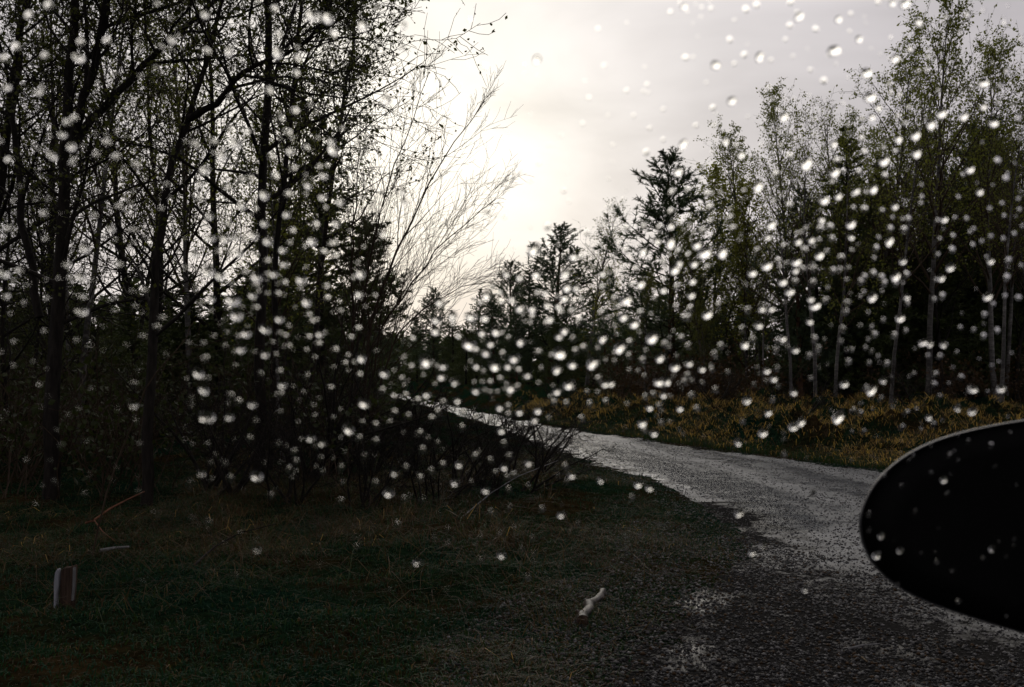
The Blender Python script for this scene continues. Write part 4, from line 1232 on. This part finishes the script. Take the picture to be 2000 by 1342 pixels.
# ------------------------------------------------------------------ raindrops on the outside of the glass
DROPS = [(0, 0, 2.857, """160 85 M 440 320 L 450 235 M 270 30 M 90 260 M 30 325 M 40 485 M 215 510 M 250 310 M 595 225 M 400 815 L 290 865 L 405 910 M 375 685 M 415 660 M 350 750 M 600 795 M 540 860 M
650 875 M 760 920 M 50 895 M 1280 285 L 1155 285 M 900 260 S 960 220 M 1145 80 M 1530 50 M 1740 90 L 1830 100 L 1860 190 M 1550 190 M 1550 295 L 1655 325 M 1650 410 M 1645 620 M 1610 740 M 1570 665 S
1500 510 M 1280 720 M 1315 800 L 1240 865 L 1190 790 M 1085 805 M 1145 945 L 1375 735 M 1620 840 M 1710 825 S 1515 875 M 1635 940 M 1535 985 M 1850 790 M 1860 835 L 1825 925 S 1780 930 S 1805 980 M
1720 1035 M 1395 995 M 1345 1005 M 1120 1025 M 1265 1050 M 1110 1110 M 1475 1085 L 1605 1085 M 1800 1100 M 1815 1160 S 1350 1145 L 1265 1170 S 1425 1165 S 1600 1195 M 1170 1205 M 1475 1245 M 1875 1245 M
1760 1255 M 1265 1250 M 1145 1265 S 1630 1290 M 1415 1310 L 665 1155 M 720 1130 S 525 1205 M 250 1195 M 620 1275 M 740 1285 M 50 1280 M 900 1165 S 930 1030 S 1900 1125 M"""),
(650, 0, 2.857, """390 145 L 170 145 L 385 275 M 300 560 L 1140 335 L 850 370 M 770 110 S 1480 160 S 1515 365 S 1755 470 S 1430 545 S 1640 505 S 1960 40 M 1885 65 S 1970 320 M 1955 805 L 1750 850 M 1845 780 S
1770 715 S 1845 610 S 1680 645 S 1395 690 S 800 675 S 855 1195 M 20 1250 L 20 840 M 390 1070 M 400 1130 M 275 1320 M 45 1130 M 575 1110 S 1290 1065 S 1540 1155 S 1625 1115 S 1040 965 S 935 955 S 1925 960 L
1895 1075 M 1985 1060 M 1890 1180 M 1885 1260 M 1740 1265 M 1825 1270 M 1940 1245 S 1640 1275 M 1420 1300 M 1200 1265 M"""),
(1300, 0, 2.857, """120 30 M 450 50 M 510 25 M 255 45 S 700 10 M 745 95 L 695 140 M 840 160 M 965 110 M 1035 75 S 1030 175 S 1080 220 M 670 220 S 360 220 M 280 365 L 440 305 M 525 320 L 385 355 S 590 335 S
940 285 X 1120 410 X 810 390 S 885 450 M 580 490 S 370 565 L 265 600 M 660 655 L 170 700 S 275 700 S 335 790 M 395 815 S 100 800 L 420 865 M 1265 20 M 1190 10 M 1335 25 L 1690 85 M 1570 95 S 1780 60 S
1900 130 M 1650 180 S 1990 215 M 1410 125 M 1260 210 S 1370 280 M 1280 330 L 1470 320 S 1460 390 S 1250 470 S 1140 545 X 1185 600 M 1260 520 S 1310 530 S 1360 600 S 1150 655 M 1100 665 S 1775 465 L 1870 480 S
1910 400 M 1775 595 M 1665 650 L 1540 635 L 1480 695 L 1830 685 L 1970 660 M 1860 575 S 1300 650 S 1340 690 S 1395 755 L 1300 775 L 1400 855 L 1095 775 M 1115 850 M 940 805 M 1220 825 S 1285 845 S 785 915 X
695 870 M 645 815 S 960 895 M 1220 900 L 945 965 L 995 955 S 1080 960 M 1225 980 M 930 1020 S 1700 945 L 1855 895 M 1660 975 S 1900 995 M 1160 1055 L 1120 1075 S 1065 1065 M 1050 1090 S 885 1115 L 965 1095 M
1755 1070 M 1635 1100 S 1430 1100 S 1110 1165 M 1050 1160 S 1210 1175 S 1280 1150 M 1355 1220 M 1425 1135 S 870 1225 M 865 1275 M 920 1265 M 1035 1250 L 1255 1275 M 1035 1320 M 785 1275 S 760 1300 S 590 1255 L
525 1270 S 695 1145 M 620 970 M 515 1040 L 440 1065 S 255 1235 M 365 1215 M 380 1275 M 250 1155 M 30 1075 M 130 1065 M 240 1085 M 80 1245 S 140 1265 S 210 1285 M 160 1305 S 30 1180 S 1555 1225 M 1520 1230 S
1615 1215 S 1680 1220 S 1880 1135 S 1970 1110 S 1975 1170 S 1890 1205 S 1810 1165 S 1330 1280 M 1945 1305 S 1815 1320 S 1700 1295 S"""),
(0, 440, 2.857, """475 125 L 610 25 M 255 80 S 375 215 M 455 285 L 400 300 M 330 300 S 510 310 S 455 390 M 455 475 L 20 265 L 110 260 M 80 310 S 35 390 M 265 410 S 80 655 S 430 645 S 500 675 S 250 595 S 665 225 M
790 240 S 800 365 M 740 370 S 640 410 S 640 480 S 755 455 S 905 520 M 875 570 M 795 625 M 705 670 S 745 885 M 745 1005 M 755 1090 S 440 1025 S 220 895 S 80 790 S 335 1230 S 780 1225 S 1175 70 L 1260 70 L
1310 70 M 1360 75 M 1415 50 X 1495 85 L 1625 35 L 1740 85 L 1845 105 M 1765 10 M 1880 5 L 1275 5 M 1475 5 M 1615 100 S 1700 120 S 1580 135 M 1805 150 M 1870 175 M 1085 160 M 1215 150 M 1275 150 M 1335 155 L
1430 170 S 1490 200 M 1590 215 M 1335 220 S 1365 265 M 1165 255 X 1110 260 S 1230 280 L 1430 290 L 1420 335 M 1490 275 S 1530 270 M 1585 325 M 1550 385 M 1490 385 S 1670 355 S 1680 305 L 1820 345 M 1825 410 M
1710 425 L 1410 390 M 1440 370 S 1175 410 M 1115 440 M 1300 420 X 1270 465 S 1175 480 S 1115 505 S 1425 465 M 1325 500 X 1560 520 L 1720 505 M 1740 540 M 1765 530 S 1480 580 L 1375 600 L 1335 625 M 1265 600 S
1610 565 S 1590 620 M 1560 605 S 1720 630 M 1785 605 M 1810 605 S 1775 665 M 1710 700 S 1755 740 S 1520 655 S 1610 680 M 1345 690 L 1310 710 S 1420 710 S 1480 720 M 1540 725 S 1255 675 S 1135 660 S 1055 660 S
1190 620 S 1145 745 M 1310 785 S 1105 825 L 1035 860 S 1135 915 L 1160 855 S 1455 830 S 1560 820 M 1715 840 S 1580 890 M 1565 945 M 1285 950 M 1330 985 M 1410 1000 M 1270 1000 S 1065 1000 S 1070 970 S 1155 1070 X
1280 1070 M 1425 1095 S 1560 1045 S 1750 1010 S 1755 1065 S 1660 1105 S 1845 910 M 1860 795 S 1925 775 M 1975 770 S 1870 700 M 1955 630 M 1940 730 S 1390 1190 M 1555 1220 S 1680 1200 S 1735 1190 M 1800 1215 M
1640 1265 M 1650 1320 M 1790 1300 S 1900 1190 S 1945 1135 L 1070 1225 S 1155 1220 S 1890 430 S 1900 480 S 1970 295 S 1290 330 S 1085 365 S 1860 1075 S"""),
(650, 440, 2.857, """155 265 L 150 380 L 235 395 S 140 580 M 100 635 M 40 430 S 40 485 S 15 180 M 15 100 S 75 775 M 160 735 L 285 825 L 385 860 M 445 640 M 435 795 M 150 840 M 340 815 S 390 745 S 525 755 X 575 530 L
600 430 M 575 590 L 670 505 L 670 560 M 705 610 M 770 510 L 850 515 L 910 590 L 835 600 M 945 605 S 775 585 S 760 665 X 885 660 M 855 710 L 800 705 M 945 720 M 1015 745 L 1050 645 L 980 630 S 905 780 X 980 785 M
1040 815 M 1090 835 M 840 820 S 770 765 S 805 785 M 620 785 M 580 790 S 500 800 S 505 840 S 610 845 M 570 890 S 685 875 M 790 880 S 835 880 S 880 880 M 935 860 M 995 905 L 1030 905 M 960 920 S 800 925 M 850 925 S
880 935 S 920 935 S 985 950 S 970 890 S 525 945 M 475 980 M 405 950 M 275 925 M 340 960 M 175 995 L 345 1045 M 420 1065 M 320 1100 S 240 1115 M 165 1100 S 90 1135 L 145 1190 M 240 1205 M 550 1080 M 485 1160 M
585 1045 M 615 990 M 700 975 M 730 1050 M 720 1130 M 795 1080 M 880 1085 S 945 1145 M 980 1015 M 980 1060 M 935 1015 M 1045 1040 M 1130 1085 M 1150 1030 L 1205 1080 S 1215 960 S 1235 990 M 1305 995 M 1435 1000 M
1390 1080 M 1425 1180 S 955 1220 M 985 1290 M 500 1255 M 530 1190 S 1125 135 X 1135 275 L 1190 20 M 970 270 M 1045 290 M 860 390 L 930 385 M 895 350 S 940 435 M 1000 410 M 825 440 M 790 410 S 1050 460 L 1115 465 L
1200 445 M 1215 520 L 1195 550 M 1260 450 M 1275 490 M 1335 485 M 1380 530 M 1385 420 M 1335 430 S 1295 405 L 1300 270 L 1310 345 L 1360 350 M 1145 385 M 1190 375 M 1250 400 S 1115 515 M 1105 550 S 1295 585 L
1265 620 M 1340 635 M 1370 550 S 1270 710 X 1355 705 M 1400 685 M 1220 730 S 1150 710 M 1165 800 S 1255 800 L 1340 775 L 1455 765 X 1510 630 L 1605 680 X 1660 655 M 1480 690 S 1525 755 S 1575 715 S 1575 760 S
1655 730 M 1730 755 M 1705 815 S 1740 845 S 1655 810 S 1785 625 X 1685 550 L 1625 510 L 1640 415 X 1600 460 M 1540 520 S 1575 410 M 1500 490 M 1505 350 M 1505 270 M 1345 175 L 1390 180 M 1425 50 M 1575 565 S
1485 860 M 1520 885 M 1555 880 M 1320 890 L 1255 925 L 1150 885 S 1420 930 S 1480 935 S 1525 985 M 1645 1000 S 1885 95 X 1730 145 L 1640 140 M 1810 90 M 1695 245 M 1720 325 L 1670 335 M 1850 210 M 1935 210 M
1910 245 L 1880 170 S 1925 345 M 1845 360 M 1800 405 S 1920 455 M 1720 490 M 1780 500 S 1965 515 M 1930 145 M 1855 305 S 1830 740 L 1910 790 L 1920 730 S 1750 700 S 1820 875 L 1870 870 L 1790 945 M 1845 945 M
1885 955 S 1745 960 M 1820 1010 M 1770 1015 M 1730 1105 L 1740 1145 M 1795 1160 M 1835 1105 M 1880 1100 S 1940 1020 M 1855 665 M 1950 630 M 1880 685 S 1985 675 M 1965 875 M"""),
(1300, 440, 2.857, """220 155 X 320 150 X 175 110 L 150 45 M 215 25 M 380 15 M 130 170 M 75 210 M 160 215 M 235 235 M 150 310 M 65 345 M 140 465 M 235 495 L 130 515 M 300 445 M 145 390 M 275 720 M 310 675 M 65 730 S
135 770 M 205 800 M 260 805 M 50 795 X 125 840 M 105 875 M 150 870 S 205 880 S 280 920 M 30 955 M 145 950 M 75 1020 L 175 1025 M 20 1100 S 350 820 S 445 660 L 490 640 M 520 555 L 430 580 M 460 475 M 590 465 M
540 465 M 655 315 L 725 315 M 695 370 L 565 225 L 485 265 L 515 140 M 570 65 M 665 120 M 630 200 M 640 240 S 675 215 S 730 205 L 765 245 M 725 250 M 830 245 M 775 140 M 740 90 M 735 50 S 815 80 M 870 20 L 925 10 M
860 165 L 930 75 M 855 85 S 1035 65 L 1040 140 S 980 180 M 900 145 S 970 245 S 1020 240 S 935 255 M 825 320 M 905 350 S 895 420 M 810 410 M 835 450 L 805 535 M 1015 435 M 1005 485 M 1010 305 S 1155 400 L 1110 290 M
1160 270 M 1205 290 M 1220 325 M 1090 315 M 1105 330 S 1085 400 S 1105 375 S 1285 285 L 1285 325 M 1250 90 L 1255 15 M 1325 30 M 1175 130 M 1165 185 S 1190 70 S 1325 200 M 1345 275 M 1345 400 M 1350 440 S 1310 515 L
1275 615 M 1340 590 S 1165 610 M 1150 570 S 1085 560 S 990 580 M 980 650 S 1130 640 S 1215 530 S 1130 490 S 1115 685 S 1150 705 S 1185 735 S 1235 775 M 1135 770 S 1020 765 M 1040 695 S 830 635 M 850 690 M 800 730 M
725 695 M 680 680 S 655 630 M 630 645 M 615 700 M 620 800 M 605 855 M 565 810 M 565 870 S 630 900 S 495 890 S 715 930 M 810 855 S 455 975 L 595 975 M 575 1045 M 430 1100 M 715 1120 L 760 1095 L 660 1160 S 545 1155 L
405 1205 L 665 1280 M 1000 885 L 1150 920 L 1115 910 M 1155 955 S 1200 970 M 1215 865 M 965 1065 X 1045 1035 M 1090 1050 M 1090 1000 S 1345 1050 M 1270 1020 S 1320 1130 M 1105 1155 M 1040 1155 S 1385 830 S 1500 890 M
1505 835 M 1580 885 S 1530 955 S 1440 655 L 1475 660 M 1550 665 M 1465 730 S 1530 735 M 1625 710 S 1650 850 M 1715 915 L 1875 910 L 1795 935 S 1820 785 S 1775 620 M 1720 585 S 1645 570 S 1850 590 M 1780 500 M 1800 400 L
1970 405 M 1895 395 S 1830 440 S 1590 235 L 1540 295 M 1510 305 S 1545 395 M 1500 415 S 1600 135 M 1605 60 S 1520 165 S 1815 70 M 1765 90 S 1885 75 S 1950 50 M 1715 110 S 1720 20 S 1815 200 M 1915 195 M 1985 225 S
1905 290 M 1630 1015 L 1715 1035 L 1470 1070 M 1495 1115 M 1425 1140 S 1585 1285 M 1815 1230 M 1690 1205 S 1400 1030 S"""),
(0, 870, 2.843, """1625 35 M 1650 90 M 1780 70 M 1890 125 M 1600 135 M 1640 145 S 1625 180 S 1425 170 L 1280 185 M 1120 155 M 1175 190 S 1055 205 S 1505 280 M 1155 425 M 1430 575 M 1305 720 M 1775 660 S 1890 310 M
470 270 M 770 260 S 150 85 S 1700 600 S 1900 210 S 1790 145 S 1250 105 S 1170 100 S 855 375 S 1070 405 S 200 330 S 1330 490 S"""),
(650, 870, 2.843, """500 30 M 175 60 S 405 125 M 345 150 M 610 110 M 705 105 M 545 145 M 485 185 M 235 210 M 310 260 L 395 300 M 500 295 S 130 565 M 360 440 M 790 60 M 985 60 M 955 120 M 875 85 M 900 150 S 970 180 M
1005 165 M 1090 95 M 850 250 M 975 245 M 1085 225 S 770 205 S 680 205 M 880 375 M 1160 355 M 1270 385 M 980 345 S 1290 120 M 1330 165 M 1300 200 S 1490 190 M 1700 215 L 1760 235 M 1660 290 M 1980 215 S 935 605 L
820 640 M 470 650 M 1080 735 M 1115 600 S 1120 650 S 1380 610 S 1280 970 S 1310 1035 M 1845 705 M 1630 510 S 1625 575 S 310 805 S 640 550 S 560 520 S 815 510 S 925 490 S 1050 575 S 1110 515 S 1010 455 S 640 465 S
1705 495 S 1810 445 S 1360 435 S 1720 930 S 1940 700 S 1860 380 S 880 1070 S"""),
(1300, 780, 2.389, """690 438 M 565 512 S 345 530 L 405 715 M 455 680 M 515 815 S 650 885 M 590 875 S 665 1075 S 1110 1065 S 1065 1310 S 380 805 S 1300 375 M 1325 262 M 1155 265 S 1415 195 S 1100 405 S 1315 442 S
950 538 M 950 610 S 1008 636 M 985 728 L 1095 705 M 1195 713 S 1270 757 M 1340 797 M 1370 943 M 1085 860 S 1525 697 M 1485 740 S 1020 360 S 1240 345 S 1630 650 S 1165 525 S""")]
SIZE = {"X": 24.0, "L": 18.0, "M": 12.5, "S": 7.8}      # diameter in photograph pixels
drops = []
for ox, oy, sc_, txt in DROPS:
    tk = txt.split()
    for i in range(0, len(tk), 3):
        x, y, s = ox + float(tk[i]) / sc_, oy + float(tk[i + 1]) / sc_, tk[i + 2]
        d = SIZE[s] * R.uniform(0.88, 1.14)
        if any(abs(x - a) < 7 and abs(y - b) < 7 for a, b, *_ in drops):
            continue
        drops.append((x, y, d, s))
drops.sort(key=lambda q: -q[2])

def cap_mesh(seed, seg=28, rings=9):
    rng = random.Random(seed)
    ph = [rng.uniform(0, 6.28) for _ in range(3)]
    am = [rng.uniform(0.0, 0.10), rng.uniform(0.0, 0.06), rng.uniform(0.0, 0.03)]
    hgt = rng.uniform(0.50, 0.66)
    sag = rng.uniform(0.0, 0.10)
    Rs = (1 + hgt * hgt) / (2 * hgt)
    V = []
    for k in range(rings):
        t = k / rings                                     # 0 rim, 1 top
        th = math.asin(min(1, 1 / Rs)) * (1 - t)
        rr = Rs * math.sin(th); z = Rs * math.cos(th) - (Rs - hgt)
        for i in range(seg):
            a = 2 * math.pi * i / seg
            q = 1 + (am[0] * math.sin(2 * a + ph[0]) + am[1] * math.sin(3 * a + ph[1]) + am[2] * math.sin(5 * a + ph[2]))
            V.append((rr * q * math.cos(a), rr * q * math.sin(a) - sag * z, z))
    V.append((0, -sag * hgt, hgt)); top = len(V) - 1
    F4 = [(k * seg + i, k * seg + (i + 1) % seg, (k + 1) * seg + (i + 1) % seg, (k + 1) * seg + i) for k in range(rings - 1) for i in range(seg)]
    F3 = [((rings - 1) * seg + i, (rings - 1) * seg + (i + 1) % seg, top) for i in range(seg)]
    b0 = len(V)                                           # flat side lying on the glass, with its own rim so that the edge stays crisp
    V += [(x, y, z) for x, y, z in V[:seg]]
    V.append((0, 0, 0))
    F3 += [(b0 + (i + 1) % seg, b0 + i, b0 + seg) for i in range(seg)]
    return np.array(V), np.array(F4), np.array(F3)
mw_, tw, bw, ow = mat("rain_water")
tw.nodes.remove(bw)
gl = node(tw, "ShaderNodeBsdfGlass")
gl.inputs["IOR"].default_value = 1.333
gl.inputs["Roughness"].default_value = 0.0
tw.links.new(gl.outputs[0], ow.inputs["Surface"])
CAPS = [cap_mesh(700 + i) for i in range(10)]
CAPS_S = [cap_mesh(700 + i, 18, 6) for i in range(10)]
CAPM = [make_mesh("raindrop", V, [F4, F3], [mw_]) for V, F4, F3 in CAPS]
FR = Matrix((U, VUP, NRM)).transposed()
def on_glass(px, py):
    d = Vector(((px - 1000) / F_PX, 1.0, (HOR - py) / F_PX))
    o = Vector((0, 0, CAM_H))
    t = (PC - o).dot(NRM) / d.dot(NRM)
    return o + d * t
def xform(px, py, dia, big):
    p = on_glass(px, py)
    r = dia / F_PX * p.y / 2
    el = R.uniform(1.0, 1.12) if not big else R.uniform(1.02, 1.45)
    tilt = math.radians(35 if px > 1000 else -40) + R.gauss(0, 0.35)
    if not big:
        tilt = R.uniform(0, 6.28)
    S = Matrix.Diagonal((r / math.sqrt(el) , r * math.sqrt(el), r))
    m = (FR @ Matrix.Rotation(-tilt, 3, "Z") @ S @ Matrix.Rotation(R.uniform(-.4, .4), 3, "Z")).to_4x4()
    m.translation = p + NRM * 0.0003
    return m
AREAS = [  # (x0, y0, x1, y1, words): what one sees behind that stretch of glass
    (0, 0, 300, 330, "over the thick dark tree's upper stems"), (300, 0, 500, 330, "over the forked tree's upper twigs"), (500, 0, 850, 330, "over the leafy twigs beside the bright sky"),
    (850, 0, 1300, 480, "over the brightest cloud"), (1300, 0, 1600, 330, "over the pinkish grey sky"), (1600, 0, 1760, 330, "over the sky beside the tallest birch"), (1760, 0, 2001, 330, "over the tallest birch's crown"),
    (0, 330, 300, 700, "over the thick dark tree's lower stem"), (300, 330, 470, 700, "over the gaps between the near stems"), (470, 330, 600, 560, "over the straight stem and the dense spruce"), (600, 330, 720, 560, "over the dense spruce's bright edge"),
    (470, 560, 720, 760, "over the darkest part of the near wood"), (720, 480, 900, 640, "over the bare twiggy shrub"), (720, 640, 900, 800, "over the far end of the road"), (900, 480, 1060, 660, "over the pines beyond the bend"),
    (1060, 480, 1220, 660, "over the feathery birch beyond the bend"), (900, 660, 1060, 830, "over the dark foot of the far pines"), (1060, 660, 1220, 830, "over the dark corner past the bend"),
    (1220, 330, 1400, 500, "over the lone pine's upper half"), (1220, 500, 1400, 660, "over the lone pine's lower half"), (1220, 660, 1400, 830, "over the dark foot of the lone pine"),
    (1400, 330, 1560, 500, "over the yellow-green birch"), (1400, 500, 1560, 660, "over the bright gaps beside the birch stems"), (1400, 660, 1560, 830, "over the first white birch stems"),
    (1560, 330, 1720, 500, "over the dense dark conifer"), (1560, 500, 1720, 660, "over the bent birch stem"), (1560, 660, 1720, 830, "over the stout pale birch stem's foot"),
    (1720, 330, 2001, 500, "over the dark wood high above the mirror"), (1720, 500, 2001, 660, "over the dark wood midway above the mirror"), (1720, 660, 2001, 830, "over the dark wood just above the mirror"),
    (0, 700, 470, 1342, "over the unlit near verge"), (470, 760, 720, 960, "over the dark feet of the near trees"), (720, 800, 1000, 1000, "over the tawny grass under the bare shrub"), (1000, 830, 1250, 1000, "over the road's shining near edge"),
    (1250, 830, 1650, 1000, "over the gravel bend and its far verge"), (1650, 800, 2001, 1342, "over the black wing mirror"), (470, 960, 1250, 1342, "over the mossy near verge"), (1250, 1000, 1650, 1342, "over the near gravel")]
def area(px, py):
    for x0, y0, x1, y1, t in AREAS:
        if x0 <= px < x1 and y0 <= py < y1:
            return t
    return "over the near ground"
single = drops[:300]
cells = {}
for q in single:
    cells.setdefault(area(q[0], q[1]), []).append(q)
for words_, qs in cells.items():
    qs.sort(key=lambda q: q[0])
    for i, (x, y, d, s) in enumerate(qs):
        o = link("raindrop", CAPM[R.randrange(len(CAPM))])
        o.matrix_world = xform(x, y, d, s in "XL")
        size = {"X": "large", "L": "fairly large", "M": "middling", "S": "small"}[s]
        tag(o, f"{size} raindrop, {ordinal(i + 1)} from the left {words_}" if len(qs) > 1 else f"{size} raindrop on the window {words_}", "raindrop", "larger raindrops on the window")
Vs, Fa4, Fa3, b = [], [], [], 0
rest = [(x, y, d) for x, y, d, s in drops[300:]]
for k in range(1000):               # the finest drizzle between them
    x, y = R.uniform(-150, 2150), R.uniform(-120, 1342)
    if (y > 950 or (y < 250 and x < 1250)) and R.random() < 0.6:
        continue
    rest.append((x, y, R.uniform(3.2, 6.4)))
for x, y, d in rest:
    V, F4, F3 = CAPS_S[R.randrange(len(CAPS_S))]
    m = np.array(xform(x, y, d, False))
    Vs.append(V @ m[:3, :3].T + m[:3, 3]); Fa4.append(F4 + b); Fa3.append(F3 + b); b += len(V)
me = make_mesh("drizzle", np.concatenate(Vs), [np.concatenate(Fa4), np.concatenate(Fa3)], [mw_])
tag(link("drizzle", me), "fine small raindrops scattered between the larger ones on the window", "rain", kind="stuff")
